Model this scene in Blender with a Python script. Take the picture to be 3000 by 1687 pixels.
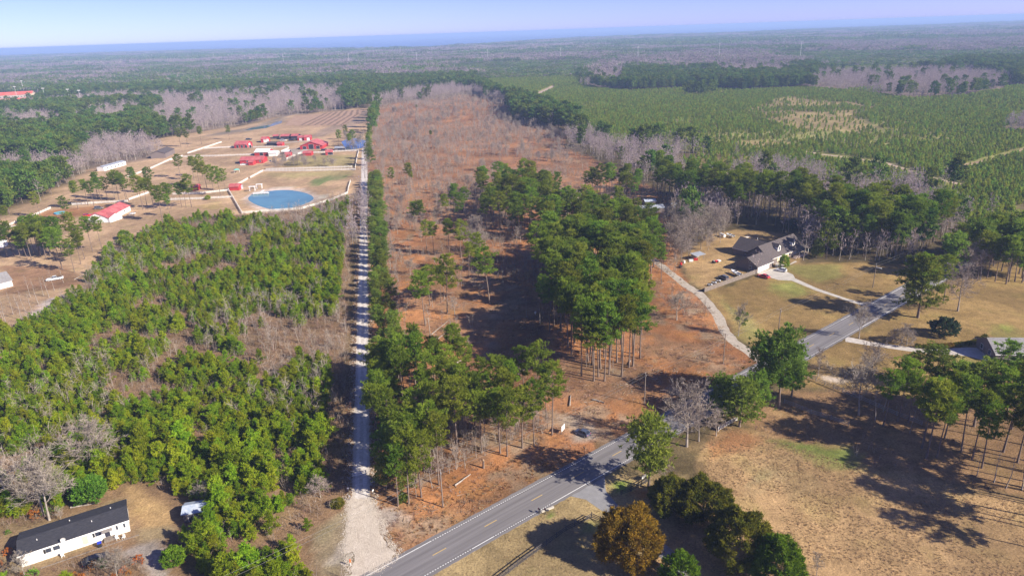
import bpy, math, random
import numpy as np
from mathutils import Vector, Matrix
for o in list(bpy.data.objects): bpy.data.objects.remove(o)
scene = bpy.context.scene
col = scene.collection
rad = math.radians
PI = math.pi

# ------------------------------------------------------------ camera, sky, sun, exposure
CAM_H, FPX = 92.0, 2000.0
ROLL = math.atan(0.0338)
PITCH = math.atan(751 * math.cos(ROLL) / FPX)
cd = bpy.data.cameras.new('camera'); cd.sensor_width = 36; cd.lens = 24; cd.clip_start = 1; cd.clip_end = 120000
cam = bpy.data.objects.new('camera', cd); col.objects.link(cam)
cam.matrix_world = Matrix.Translation((0, 0, CAM_H)) @ Matrix.Rotation(PI/2 - PITCH, 4, 'X') @ Matrix.Rotation(-ROLL, 4, 'Z')
scene.camera = cam

SUN_EL = rad(31)
SHADOW = Vector((-0.885, 0.465, 0)).normalized()       # the way shadows fall over the ground
sun_dir = Vector((-SHADOW.x*math.cos(SUN_EL), -SHADOW.y*math.cos(SUN_EL), math.sin(SUN_EL)))
world = bpy.data.worlds.new('World'); scene.world = world; world.use_nodes = True
wn = world.node_tree
sky = wn.nodes.new('ShaderNodeTexSky'); sky.sky_type = 'NISHITA'; sky.sun_disc = False
sky.sun_elevation = SUN_EL; sky.sun_rotation = math.atan2(sun_dir.x, sun_dir.y)
sky.altitude = 0; sky.air_density = 0.45; sky.dust_density = 0.28; sky.ozone_density = 2.5
bg = wn.nodes['Background']; bg.inputs['Strength'].default_value = 0.078
wb = wn.nodes.new('ShaderNodeMix'); wb.data_type = 'RGBA'; wb.blend_type = 'MULTIPLY'; wb.inputs[0].default_value = 1
wb.inputs[7].default_value = (1.01, 0.87, 1.38, 1)                    # the drone camera's cool, slightly magenta white balance
wn.links.new(sky.outputs[0], wb.inputs[6]); wn.links.new(wb.outputs[2], bg.inputs[0])
sl = bpy.data.lights.new('sun', 'SUN'); sl.energy = 4.9; sl.angle = rad(0.53); sl.color = (1.0, 0.915, 0.77)
so = bpy.data.objects.new('sun', sl); col.objects.link(so)
so.rotation_euler = sun_dir.to_track_quat('Z', 'Y').to_euler(); so.location = (200, -100, 200)
vs = scene.view_settings; vs.view_transform = 'Standard'; vs.look = 'None'; vs.gamma = 1; vs.exposure = 0.88
scene.cycles.max_bounces = 6; scene.cycles.diffuse_bounces = 3; scene.cycles.volume_bounces = 1
scene.cycles.transmission_bounces = 4; scene.cycles.use_denoising = True

# ------------------------------------------------------------ where things stand: photograph pixel -> ground metres
CR = dict(A1=(0,0,2.576), A2=(1000,0,2.576), A3=(2000,0,2.576), L=(0,560,2.576), M=(1000,560,2.576), Q=(2000,560,2.576),
          B=(0,1120,2.556), C=(1000,1120,2.556), D=(2000,1120,2.556), F=(660,380,5.843), G=(200,420,5.152), H=(2050,660,6.44),
          W=(500,300,4.2933), K=(2550,880,5.724), N=(0,1430,5.6), T=(980,1350,4.3), S=(1600,1180,6.44), U=(1600,1380,5.152),
          X=(1900,640,6.44), Y=(0,560,6.038), Z=(2250,1060,5.724), E=(1640,540,7.156), R=(2600,600,6.44))
def ray(x, y):
    u = (x-1500)/FPX; v = (y-843.5)/FPX
    c, s = math.cos(ROLL), math.sin(ROLL)
    a = u*c - v*s; b = u*s + v*c
    cp, sp = math.cos(PITCH), math.sin(PITCH)
    return (a, cp - b*sp, -sp - b*cp)
def at(c, x, y, z=0.0):
    ox, oy, s = CR[c]; r = ray(ox + x/s, oy + y/s); t = (CAM_H - z)/-r[2]
    return Vector((r[0]*t, r[1]*t, z))
def poly(c, pts, z=0.0): return np.array([at(c, x, y, z)[:2] for x, y in pts])
def polym(items, z=0.0): return np.array([at(c, x, y, z)[:2] for c, x, y in items])

# ------------------------------------------------------------ numbers
def hash2(i, j, seed):
    n = (i.astype(np.int64)*374761393 + j.astype(np.int64)*668265263 + seed*974634777) & 0xffffffff
    n = ((n ^ (n >> 13))*1274126177) & 0xffffffff
    return ((n ^ (n >> 16)) & 0xffff)/65535.0
def vnoise(x, y, s, seed=0):
    x = np.asarray(x, float)/s; y = np.asarray(y, float)/s
    i = np.floor(x); j = np.floor(y); fx = x-i; fy = y-j
    fx = fx*fx*(3-2*fx); fy = fy*fy*(3-2*fy)
    a = hash2(i, j, seed); b = hash2(i+1, j, seed); c = hash2(i, j+1, seed); d = hash2(i+1, j+1, seed)
    return (a*(1-fx)+b*fx)*(1-fy) + (c*(1-fx)+d*fx)*fy
def fbm(x, y, s, seed=0): return 0.55*vnoise(x, y, s, seed) + 0.3*vnoise(x, y, s/2.3, seed+1) + 0.15*vnoise(x, y, s/5.1, seed+2)
def inside(P, x, y):
    x = np.asarray(x, float); y = np.asarray(y, float); r = np.zeros(x.shape, bool)
    m = (x >= P[:,0].min()) & (x <= P[:,0].max()) & (y >= P[:,1].min()) & (y <= P[:,1].max())
    if not m.any(): return r
    xs = x[m]; ys = y[m]; rr = np.zeros(xs.shape, bool); j = len(P)-1
    for i in range(len(P)):
        xi, yi = P[i]; xj, yj = P[j]
        if yi != yj:
            rr ^= ((yi > ys) != (yj > ys)) & (xs < (xj-xi)*(ys-yi)/(yj-yi)+xi)
        j = i
    r[m] = rr
    return r

# ------------------------------------------------------------ objects and names
def tag(o, label=None, cat=None, group=None, kind=None):
    if label: o['label'] = label
    if cat: o['category'] = cat
    if group: o['group'] = group
    if kind: o['kind'] = kind
    return o
def empty(name, loc=(0,0,0), rz=0.0, label=None, cat=None, group=None):
    o = bpy.data.objects.new(name, None); col.objects.link(o); o.empty_display_size = 0.3
    o.location = loc; o.rotation_euler = (0, 0, rz)
    return tag(o, label, cat, group)
def link_mesh(name, me, parent=None, loc=None, rz=None, sc=None):
    o = bpy.data.objects.new(name, me); col.objects.link(o)
    if parent: o.parent = parent
    if loc is not None: o.location = loc
    if rz is not None: o.rotation_euler = (0, 0, rz)
    if sc is not None: o.scale = (sc, sc, sc) if not hasattr(sc, '__len__') else sc
    return o
class MB:
    def __init__(s): s.v = []; s.f = []; s.m = []
    def add(s, vs, fs, m=0):
        b = len(s.v); s.v += [tuple(v) for v in vs]; s.f += [tuple(i+b for i in f) for f in fs]; s.m += [m]*len(fs); return s
    def box(s, x0, x1, y0, y1, z0, z1, m=0, rz=0, c=None, tilt=None):
        vs = [Vector((x, y, z)) for z in (z0, z1) for x, y in ((x0,y0),(x1,y0),(x1,y1),(x0,y1))]
        if tilt: vs = [tilt @ v for v in vs]
        if rz: vs = [Matrix.Rotation(rz, 3, 'Z') @ v for v in vs]
        if c: vs = [v + Vector(c) for v in vs]
        return s.add(vs, [(3,2,1,0),(4,5,6,7),(0,1,5,4),(1,2,6,5),(2,3,7,6),(3,0,4,7)], m)
    def tube(s, p0, p1, r0, r1, n=6, m=0, caps=True):
        p0 = Vector(p0); p1 = Vector(p1); d = (p1-p0).normalized()
        a = d.orthogonal().normalized(); b = d.cross(a)
        vs = []
        for p, r in ((p0, r0), (p1, r1)):
            for k in range(n):
                t = 2*PI*k/n; vs.append(p + a*(r*math.cos(t)) + b*(r*math.sin(t)))
        fs = [(k, (k+1) % n, n+(k+1) % n, n+k) for k in range(n)]
        if caps: fs += [tuple(range(n-1, -1, -1)), tuple(range(n, 2*n))]
        return s.add(vs, fs, m)
    def loft(s, rings, m=0, caps=True):
        n = len(rings[0]); vs = [v for r in rings for v in r]; fs = []
        for k in range(len(rings)-1):
            for i in range(n):
                fs.append((k*n+i, k*n+(i+1) % n, (k+1)*n+(i+1) % n, (k+1)*n+i))
        if caps: fs += [tuple(range(n-1, -1, -1)), tuple(range((len(rings)-1)*n, len(rings)*n))]
        return s.add(vs, fs, m)
    def mesh(s, name, mats, smooth=False):
        me = bpy.data.meshes.new(name); me.from_pydata(s.v, [], s.f)
        for m in (mats if isinstance(mats, (list, tuple)) else [mats]): me.materials.append(m)
        if any(s.m): me.polygons.foreach_set('material_index', s.m)
        if smooth: me.polygons.foreach_set('use_smooth', [True]*len(s.f))
        me.update(); return me
    def build(s, name, mats, parent=None, loc=None, rz=None, smooth=False, sc=None):
        return link_mesh(name, s.mesh(name, mats, smooth), parent, loc, rz, sc)
def tri_mesh(name, verts, faces, mat, tint=None):
    verts = np.asarray(verts, np.float32).reshape(-1, 3); faces = np.asarray(faces, np.int32).reshape(-1, 3)
    me = bpy.data.meshes.new(name); me.vertices.add(len(verts)); me.vertices.foreach_set('co', verts.ravel())
    n = len(faces); me.loops.add(n*3); me.loops.foreach_set('vertex_index', faces.ravel())
    me.polygons.add(n); me.polygons.foreach_set('loop_start', np.arange(0, n*3, 3, dtype=np.int32))
    me.update(calc_edges=True)
    me.materials.append(mat)
    if tint is not None:
        a = me.attributes.new('tint', 'FLOAT', 'FACE'); a.data.foreach_set('value', np.asarray(tint, np.float32))
    return me

# ------------------------------------------------------------ materials
def nn(t, kind, **kw):
    n = t.nodes.new(kind)
    for k, v in kw.items(): setattr(n, k, v)
    return n
def mat(name, rgb, rough=0.75, var=0.18, scale=3.0, rgb2=None, metal=0.0, spec=0.3, bump=0.0, bscale=None, coat=0.0, stretch=None, rotz=0.0):
    m = bpy.data.materials.new(name); m.use_nodes = True; t = m.node_tree; b = t.nodes['Principled BSDF']
    b.inputs['Roughness'].default_value = rough; b.inputs['Metallic'].default_value = metal
    b.inputs['Specular IOR Level'].default_value = spec; b.inputs['Coat Weight'].default_value = coat
    tc = nn(t, 'ShaderNodeTexCoord'); mp = nn(t, 'ShaderNodeMapping'); t.links.new(tc.outputs['Object'], mp.inputs[0])
    if stretch: mp.inputs['Scale'].default_value = stretch
    if rotz: mp.vector_type = 'TEXTURE'; mp.inputs['Rotation'].default_value = (0, 0, rotz); mp.inputs['Scale'].default_value = tuple(1/c for c in stretch)
    no = nn(t, 'ShaderNodeTexNoise'); no.inputs['Scale'].default_value = scale; no.inputs['Detail'].default_value = 6
    no.inputs['Roughness'].default_value = 0.65; t.links.new(mp.outputs[0], no.inputs[0])
    cr = nn(t, 'ShaderNodeValToRGB')
    c2 = rgb2 or tuple(min(1, c*(1+var)) for c in rgb); c1 = rgb if rgb2 else tuple(c*(1-var) for c in rgb)
    cr.color_ramp.elements[0].position = 0.35; cr.color_ramp.elements[1].position = 0.65
    cr.color_ramp.elements[0].color = (*c1, 1); cr.color_ramp.elements[1].color = (*c2, 1)
    t.links.new(no.outputs['Fac'], cr.inputs[0]); t.links.new(cr.outputs[0], b.inputs['Base Color'])
    if bump:
        n2 = nn(t, 'ShaderNodeTexNoise'); n2.inputs['Scale'].default_value = bscale or scale*4; n2.inputs['Detail'].default_value = 5
        t.links.new(mp.outputs[0], n2.inputs[0]); bp = nn(t, 'ShaderNodeBump'); bp.inputs['Strength'].default_value = bump
        bp.inputs['Distance'].default_value = 0.05
        t.links.new(n2.outputs['Fac'], bp.inputs['Height']); t.links.new(bp.outputs[0], b.inputs['Normal'])
    return m
def leaf_mat(name, a, b, vary=0.12, trans=0.25):
    """foliage: two leaf colours mixed face by face, a little different from plant to plant"""
    m = bpy.data.materials.new(name); m.use_nodes = True; t = m.node_tree
    for n in list(t.nodes): t.nodes.remove(n)
    out = nn(t, 'ShaderNodeOutputMaterial'); at_ = nn(t, 'ShaderNodeAttribute'); at_.attribute_name = 'tint'
    mx = nn(t, 'ShaderNodeMix', data_type='RGBA'); mx.inputs[6].default_value = (*a, 1); mx.inputs[7].default_value = (*b, 1)
    t.links.new(at_.outputs['Fac'], mx.inputs[0])
    oi = nn(t, 'ShaderNodeObjectInfo'); hs = nn(t, 'ShaderNodeHueSaturation')
    m1 = nn(t, 'ShaderNodeMapRange'); m1.inputs['To Min'].default_value = 0.5-vary*0.16; m1.inputs['To Max'].default_value = 0.5+vary*0.16
    m2 = nn(t, 'ShaderNodeMapRange'); m2.inputs['To Min'].default_value = 1-vary*1.6; m2.inputs['To Max'].default_value = 1+vary*1.6
    fr = nn(t, 'ShaderNodeMath', operation='FRACT'); mu = nn(t, 'ShaderNodeMath', operation='MULTIPLY'); mu.inputs[1].default_value = 7.31
    t.links.new(oi.outputs['Random'], m1.inputs['Value']); t.links.new(oi.outputs['Random'], mu.inputs[0]); t.links.new(mu.outputs[0], fr.inputs[0])
    t.links.new(fr.outputs[0], m2.inputs['Value'])
    t.links.new(m1.outputs[0], hs.inputs['Hue']); t.links.new(m2.outputs[0], hs.inputs['Value']); t.links.new(mx.outputs[2], hs.inputs['Color'])
    df = nn(t, 'ShaderNodeBsdfDiffuse'); tr = nn(t, 'ShaderNodeBsdfTranslucent'); ms = nn(t, 'ShaderNodeMixShader'); ms.inputs[0].default_value = trans
    t.links.new(hs.outputs[0], df.inputs[0]); t.links.new(hs.outputs[0], tr.inputs[0])
    t.links.new(df.outputs[0], ms.inputs[1]); t.links.new(tr.outputs[0], ms.inputs[2]); t.links.new(ms.outputs[0], out.inputs[0])
    return m
def glass_mat(name, rgb): return mat(name, rgb, rough=0.12, var=0.2, scale=0.6, spec=0.6)

MT = {}
MT['needle'] = leaf_mat('pine_needles', (0.105, 0.175, 0.016), (0.29, 0.36, 0.042), 0.18, 0.44)
MT['needle_mid'] = leaf_mat('roadside_pine_needles', (0.12, 0.195, 0.022), (0.28, 0.35, 0.055), 0.16, 0.42)
MT['needle_young'] = leaf_mat('young_pine_needles', (0.155, 0.26, 0.01), (0.4, 0.46, 0.03), 0.19, 0.46)
MT['needle_far'] = leaf_mat('far_pine_needles', (0.075, 0.145, 0.022), (0.18, 0.24, 0.044), 0.18, 0.35)
MT['needle_plant'] = leaf_mat('plantation_needles', (0.19, 0.29, 0.03), (0.37, 0.43, 0.07), 0.2, 0.45)
MT['cedar'] = leaf_mat('golden_cedar_leaves', (0.13, 0.1, 0.014), (0.4, 0.25, 0.026), 0.05, 0.25)
MT['cedar_green'] = leaf_mat('green_cedar_leaves', (0.06, 0.085, 0.012), (0.23, 0.2, 0.022), 0.05, 0.25)
MT['cedar_bright'] = leaf_mat('bright_cedar_leaves', (0.07, 0.15, 0.01), (0.2, 0.29, 0.022), 0.05, 0.25)
MT['broad'] = leaf_mat('broad_leaves', (0.05, 0.15, 0.012), (0.19, 0.33, 0.04), 0.06, 0.25)
MT['broad_dark'] = leaf_mat('dark_broad_leaves', (0.045, 0.075, 0.035), (0.090, 0.125, 0.060), 0.06, 0.2)
MT['twig'] = leaf_mat('grey_twigs', (0.26, 0.21, 0.17), (0.42, 0.36, 0.31), 0.10, 0.1)
MT['twig_brown'] = leaf_mat('brown_twigs', (0.2, 0.125, 0.085), (0.36, 0.25, 0.185), 0.16, 0.1)
MT['twig_far'] = leaf_mat('far_bare_twigs', (0.33, 0.26, 0.26), (0.5, 0.41, 0.41), 0.14, 0.2)
MT['twig_haze'] = leaf_mat('distant_bare_twigs', (0.24, 0.19, 0.19), (0.36, 0.29, 0.29), 0.14, 0.2)
MT['bark'] = mat('pine_bark', (0.13, 0.092, 0.072), 0.9, scale=2.5, rgb2=(0.25, 0.19, 0.155), bump=0.6, stretch=(1, 1, 0.3))
MT['bark_grey'] = mat('grey_bark', (0.24, 0.20, 0.17), 0.9, scale=2.0, rgb2=(0.42, 0.37, 0.32), bump=0.5, stretch=(1, 1, 0.4))
MT['dry'] = leaf_mat('dry_grass', (0.4, 0.28, 0.16), (0.55, 0.42, 0.26), 0.06, 0.35)
MT['dryrust'] = leaf_mat('dead_brown_leaves', (0.22, 0.11, 0.05), (0.36, 0.20, 0.09), 0.1, 0.2)
MT['asphalt'] = mat('asphalt', (0.150, 0.141, 0.143), 0.9, scale=1.0, rgb2=(0.232, 0.219, 0.222), bump=0.2, bscale=30, stretch=(0.025, 1.1, 1), rotz=math.atan2(0.616, 0.788))
MT['asphalt_dark'] = mat('drive_asphalt', (0.23, 0.228, 0.235), 0.9, scale=0.5, rgb2=(0.30, 0.295, 0.305), bump=0.2, bscale=30)
MT['concrete'] = mat('concrete', (0.42, 0.39, 0.34), 0.9, scale=0.4, rgb2=(0.54, 0.50, 0.44))
MT['gravel'] = mat('gravel', (0.44, 0.39, 0.34), 0.95, scale=0.9, rgb2=(0.66, 0.61, 0.56), bump=0.5, bscale=8)
MT['sand'] = mat('pale_sand', (0.42, 0.35, 0.28), 0.95, scale=0.45, rgb2=(0.68, 0.61, 0.53), bump=0.5, bscale=6)
MT['dirt'] = mat('dirt', (0.36, 0.26, 0.18), 0.95, scale=0.4, rgb2=(0.50, 0.39, 0.29), bump=0.4, bscale=5)
MT['white_line'] = mat('white_road_paint', (0.72, 0.72, 0.70), 0.7, scale=2, var=0.12)
MT['yellow_line'] = mat('yellow_road_paint', (0.66, 0.44, 0.12), 0.7, scale=2, var=0.15)
MT['white'] = mat('white_paint', (0.78, 0.77, 0.75), 0.6, var=0.06)
MT['white_fence'] = mat('white_fence_paint', (0.74, 0.71, 0.66), 0.7, var=0.08, scale=1)
MT['siding'] = mat('white_vinyl_siding', (0.80, 0.79, 0.78), 0.55, var=0.03, scale=1)
MT['cream'] = mat('cream_siding', (0.74, 0.62, 0.42), 0.65, var=0.06, scale=1)
MT['brick'] = mat('pale_brick', (0.50, 0.40, 0.34), 0.85, var=0.15, scale=5)
MT['greywall'] = mat('grey_shingle_wall', (0.19, 0.155, 0.145), 0.85, var=0.12, scale=4)
MT['shingle_black'] = mat('black_roof_shingles', (0.030, 0.031, 0.040), 0.85, rgb2=(0.055, 0.055, 0.066), scale=1.5, bump=0.4, bscale=12, stretch=(1, 3, 1))
MT['shingle'] = mat('brown_grey_roof_shingles', (0.075, 0.062, 0.062), 0.9, rgb2=(0.125, 0.105, 0.104), scale=1.2, bump=0.4, bscale=12, stretch=(1, 3, 1))
MT['shingle_grey'] = mat('grey_roof_shingles', (0.20, 0.19, 0.19), 0.9, rgb2=(0.29, 0.28, 0.28), scale=1.2, bump=0.4, bscale=12)
MT['red_metal'] = mat('red_metal_roof', (0.40, 0.085, 0.090), 0.55, rgb2=(0.56, 0.17, 0.165), scale=0.35, metal=0.0, spec=0.5)
MT['red_wall'] = mat('red_barn_wall', (0.36, 0.030, 0.035), 0.7, rgb2=(0.52, 0.05, 0.06), scale=0.6)
MT['orange_roof'] = mat('orange_red_school_roof', (0.66, 0.12, 0.08), 0.6, rgb2=(0.74, 0.18, 0.13), scale=0.1)
MT['metal'] = mat('galvanised_roof', (0.45, 0.48, 0.52), 0.4, var=0.2, scale=1, metal=0.3)
MT['bluemetal'] = mat('pale_blue_metal_roof', (0.34, 0.42, 0.54), 0.45, rgb2=(0.56, 0.60, 0.66), scale=1.3, metal=0.1)
MT['wood'] = mat('weathered_boards', (0.155, 0.125, 0.105), 0.9, rgb2=(0.27, 0.225, 0.19), scale=1.6, stretch=(4, 4, 0.6))
MT['wood_dark'] = mat('dark_fence_boards', (0.050, 0.045, 0.045), 0.8, rgb2=(0.10, 0.09, 0.09), scale=3)
MT['wood_grey'] = mat('grey_fence_boards', (0.24, 0.21, 0.19), 0.9, rgb2=(0.38, 0.34, 0.31), scale=3)
MT['pole'] = mat('utility_pole_wood', (0.19, 0.15, 0.12), 0.9, rgb2=(0.30, 0.25, 0.21), scale=2, stretch=(1, 1, 0.2))
MT['wire'] = mat('wire', (0.30, 0.29, 0.28), 0.5, var=0.05)
MT['steel'] = mat('pale_steel_mast', (0.60, 0.59, 0.57), 0.5, var=0.1)
MT['glass'] = glass_mat('window_glass', (0.050, 0.060, 0.085))
MT['carglass'] = glass_mat('car_glass', (0.030, 0.035, 0.045))
MT['tyre'] = mat('tyre_rubber', (0.022, 0.022, 0.022), 0.85)
MT['black'] = mat('black_plastic', (0.030, 0.030, 0.034), 0.6)
MT['bluepl'] = mat('blue_plastic', (0.03, 0.06, 0.55), 0.5)
MT['dark'] = mat('painted_opening_shade', (0.035, 0.035, 0.055), 0.8)  # near-black colour stands in for shade inside openings; the panels are solid
MT['redlamp'] = mat('red_lamp', (0.5, 0.02, 0.02), 0.3)
MT['lamp'] = mat('clear_lamp', (0.8, 0.8, 0.78), 0.2)
MT['cutwood'] = mat('cut_wood', (0.52, 0.36, 0.21), 0.9, var=0.2)
def paint(name, rgb): return mat(name, rgb, 0.35, var=0.05, scale=1, spec=0.5, coat=0.6)
MT['p_white'] = paint('white_car_paint', (0.78, 0.79, 0.80)); MT['p_red'] = paint('red_car_paint', (0.55, 0.02, 0.03))
MT['p_blue'] = paint('slate_blue_car_paint', (0.08, 0.10, 0.17)); MT['p_black'] = paint('black_car_paint', (0.02, 0.02, 0.026))
MT['p_grey'] = paint('grey_car_paint', (0.16, 0.16, 0.165)); MT['p_navy'] = paint('navy_car_paint', (0.03, 0.04, 0.10))
# ------------------------------------------------------------ lie of the land
UX, UY = 0.788, 0.616                                     # the highway runs this way
Ud = Vector((UX, UY, 0)); Vd = Vector((-UY, UX, 0))
HW_ANG = math.atan2(UY, UX)
def hw(s, v, z=0.0): return Ud*s + Vd*v + Vector((0, 0, z))
def gx(y): return -33.5 - 0.189*(y-120)                   # middle of the gravel road

TAN = (0.375, 0.245, 0.122); LAWN = (0.285, 0.190, 0.075); GREEN = (0.20, 0.215, 0.055); RUST = (0.30, 0.150, 0.075)
CLEAR = (0.345, 0.158, 0.072); SCRUB = (0.235, 0.150, 0.085); FLOOR = (0.12, 0.090, 0.045); PLANT = (0.25, 0.235, 0.080)
PLOW = (0.36, 0.235, 0.150); PALE = (0.52, 0.45, 0.37); VERGE = (0.255, 0.205, 0.085); PINK = (0.43, 0.29, 0.175); GREYB = (0.24, 0.175, 0.13)
thicket = polym([('T',240,1500),('T',235,700),('C',85,800),('C',80,300),('M',60,1440),('M',60,700),('M',80,200),('F',2330,1180),('F',2050,1130),
                 ('F',1300,1400),('F',700,1440),('L',1700,190),('L',1300,215),('L',1150,290),('L',880,400),('L',760,560),('L',640,720),('L',420,880),('L',150,1040),
                 ('L',0,1130),('L',-500,1250),('B',-400,400),('B',-300,1700),('B',600,1750)])
cut = polym([('A2',290,790),('A2',560,770),('A2',1000,715),('A2',1250,800),('A2',1300,900),('A2',1720,1000),('A2',1680,1110),('A2',1900,1200),('M',2500,60),('M',2560,400),
             ('Q',-40,600),('Q',20,700),('Q',200,860),('Q',330,1080),('Q',480,1210),('Q',620,1290),('C',2560,80),('C',2130,390),('C',1100,930),('T',800,1150),('T',430,480),('C',205,300),('M',225,1300),('M',205,400),('F',2440,500)])
farm = polym([('A1',1050,1080),('A1',1480,1000),('A1',1900,935),('A1',2080,885),('A1',2576,835),('A2',270,800),('F',2430,420),('F',2400,700),('F',2360,1000),('F',2330,1180),
              ('F',2050,1130),('F',1300,1400),('F',700,1440),('L',1700,190),('L',1300,215),('L',1150,290),('L',880,400),('L',760,560),('L',640,720),('L',420,880),('L',150,1040),('L',0,1130),('L',-500,1250),
              ('L',-500,200),('L',60,190),('L',120,100),('L',300,80),('G',200,480),('G',350,380),('G',860,300),('G',1340,220),('G',1500,110)])
field = polym([('D',-500,1600),('D',180,800),('D',120,520),('D',300,330),('D',560,380),('D',1300,620),('D',2576,900),('D',2900,1800)])
houselawn = polym([('Q',180,770),('Q',560,640),('Q',640,560),('Q',1000,540),('Q',1600,545),('Q',1720,560),('Q',1950,520),('Q',1760,672),('Q',1060,1045),('Q',600,1200),('Q',420,1100),('Q',300,930)])
backyard = polym([('Q',20,620),('Q',0,500),('Q',180,330),('Q',420,290),('Q',900,330),('Q',900,560),('Q',560,600),('Q',170,760)])
rightyard = polym([('Q',1270,1085),('Q',1700,850),('Q',2050,680),('Q',2600,450),('Q',2900,900),('D',2900,100),('D',1900,200),('D',1300,60),('D',900,20),('D',700,80),('Q',1000,1250)])
rightwood = polym([('D',560,370),('D',420,300),('D',700,60),('D',1300,60),('D',1900,150),('D',2900,60),('D',2900,900),('D',2200,800),('D',1300,620)])
bottomverge = polym([('C',600,1450),('C',1870,740),('C',2000,690),('C',2560,700),('D',180,800),('D',-300,1500),('C',1100,1700),('C',300,1700)])
frontverge = polym([('T',430,480),('T',1540,480),('C',1000,700),('C',1250,560),('C',1700,560),('C',1700,640),('C',1100,930),('C',500,1260),('T',780,1160),('T',600,950)])
plantation = polym([('A2',1000,640),('A2',1000,560),('A2',700,510),('A2',1100,480),('A2',1950,460),('A2',2010,490),('A2',1830,580),('A2',1830,655),('A2',2200,690),('A2',2576,730),
              ('A3',450,690),('A3',930,660),('A3',1250,690),('A3',1700,745),('A3',2100,725),('A3',2576,650),('A3',3000,600),('A3',3000,1500),('Q',2560,60),('Q',2380,230),('Q',2050,250),('Q',1900,60),('A3',2000,1420),
              ('A3',1500,1400),('A3',1050,1330),('A3',620,1280),('A3',200,1150),('A2',2576,1140),('A2',2100,1125),('A2',1800,1000),('A2',1700,900),('A2',1500,815),('A2',1380,780),('A2',1200,740)])
plant2 = polym([('A3',580,400),('A3',1400,395),('A3',2576,395),('A3',3000,400),('A3',3000,470),('A3',2050,480),('A3',1950,535),('A3',1050,560),('A3',930,480)])
tanzones = [poly('A3',[(450,860),(700,745),(900,712),(1250,762),(1550,800),(1300,880),(1480,970),(1300,1000),(1000,985),(780,965)]),
            poly('A2',[(1270,588),(1560,588),(1560,614),(1300,620)]), poly('A2',[(1080,600),(1160,600),(1160,614),(1080,614)]),
            polym([('A2',2150,690),('A2',2576,665),('A3',450,682),('A3',440,700),('A3',0,718),('A2',2160,717)]),
            poly('A3',[(0,1200),(230,1150),(420,1170),(610,1200),(620,1280),(380,1345),(180,1400),(0,1420)]),
            poly('A3',[(330,1080),(500,1062),(900,1080),(900,1112),(400,1104)]), poly('A3',[(1040,1350),(1300,1330),(1500,1400),(1200,1445)]),
            poly('A3',[(1230,680),(1480,655),(1500,690),(1300,700)])]
barezones = [poly('A1',[(1180,800),(1500,745),(1900,762),(2200,722),(2320,700),(2300,780),(2576,770),(2576,838),(2100,880),(1900,930),(1480,1000),(1300,1010),(1150,965)]),
             poly('A1',[(0,900),(300,890),(500,960),(430,1035),(200,1005),(0,985)]), poly('A1',[(560,905),(900,810),(1080,830),(900,1000),(760,960)]),
             poly('A1',[(560,1100),(850,1075),(1060,1085),(1300,1050),(1330,1185),(950,1240),(650,1310),(640,1200)]),
             polym([('A1',1900,690),('A1',2576,680),('A1',2576,790),('A1',2000,740)]),
             poly('A2',[(200,800),(280,760),(560,700),(900,660),(1000,690),(1250,770),(1290,850),(1000,740),(560,790),(280,830)]),
             poly('A2',[(1950,505),(2576,425),(2576,480),(2150,525),(2110,600),(2100,665),(1840,655),(1840,595)]),
             poly('A3',[(0,400),(600,400),(560,472),(0,472)]), poly('A3',[(200,525),(840,500),(850,572),(300,582)]),
             poly('A3',[(930,655),(1000,565),(1500,545),(2100,545),(2500,600),(2576,640),(2100,722),(1700,742),(1250,692)]),
             poly('A3',[(1000,345),(2576,300),(3000,300),(3000,390),(1100,392)]), poly('A3',[(2380,960),(2576,900),(2700,900),(2700,1010),(2400,985)])]
plow = polym([('W',1480,210),('W',1560,170),('W',2430,75),('W',2576,60),('W',2520,240),('W',2100,330),('W',1900,300),('W',1400,300)])
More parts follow.
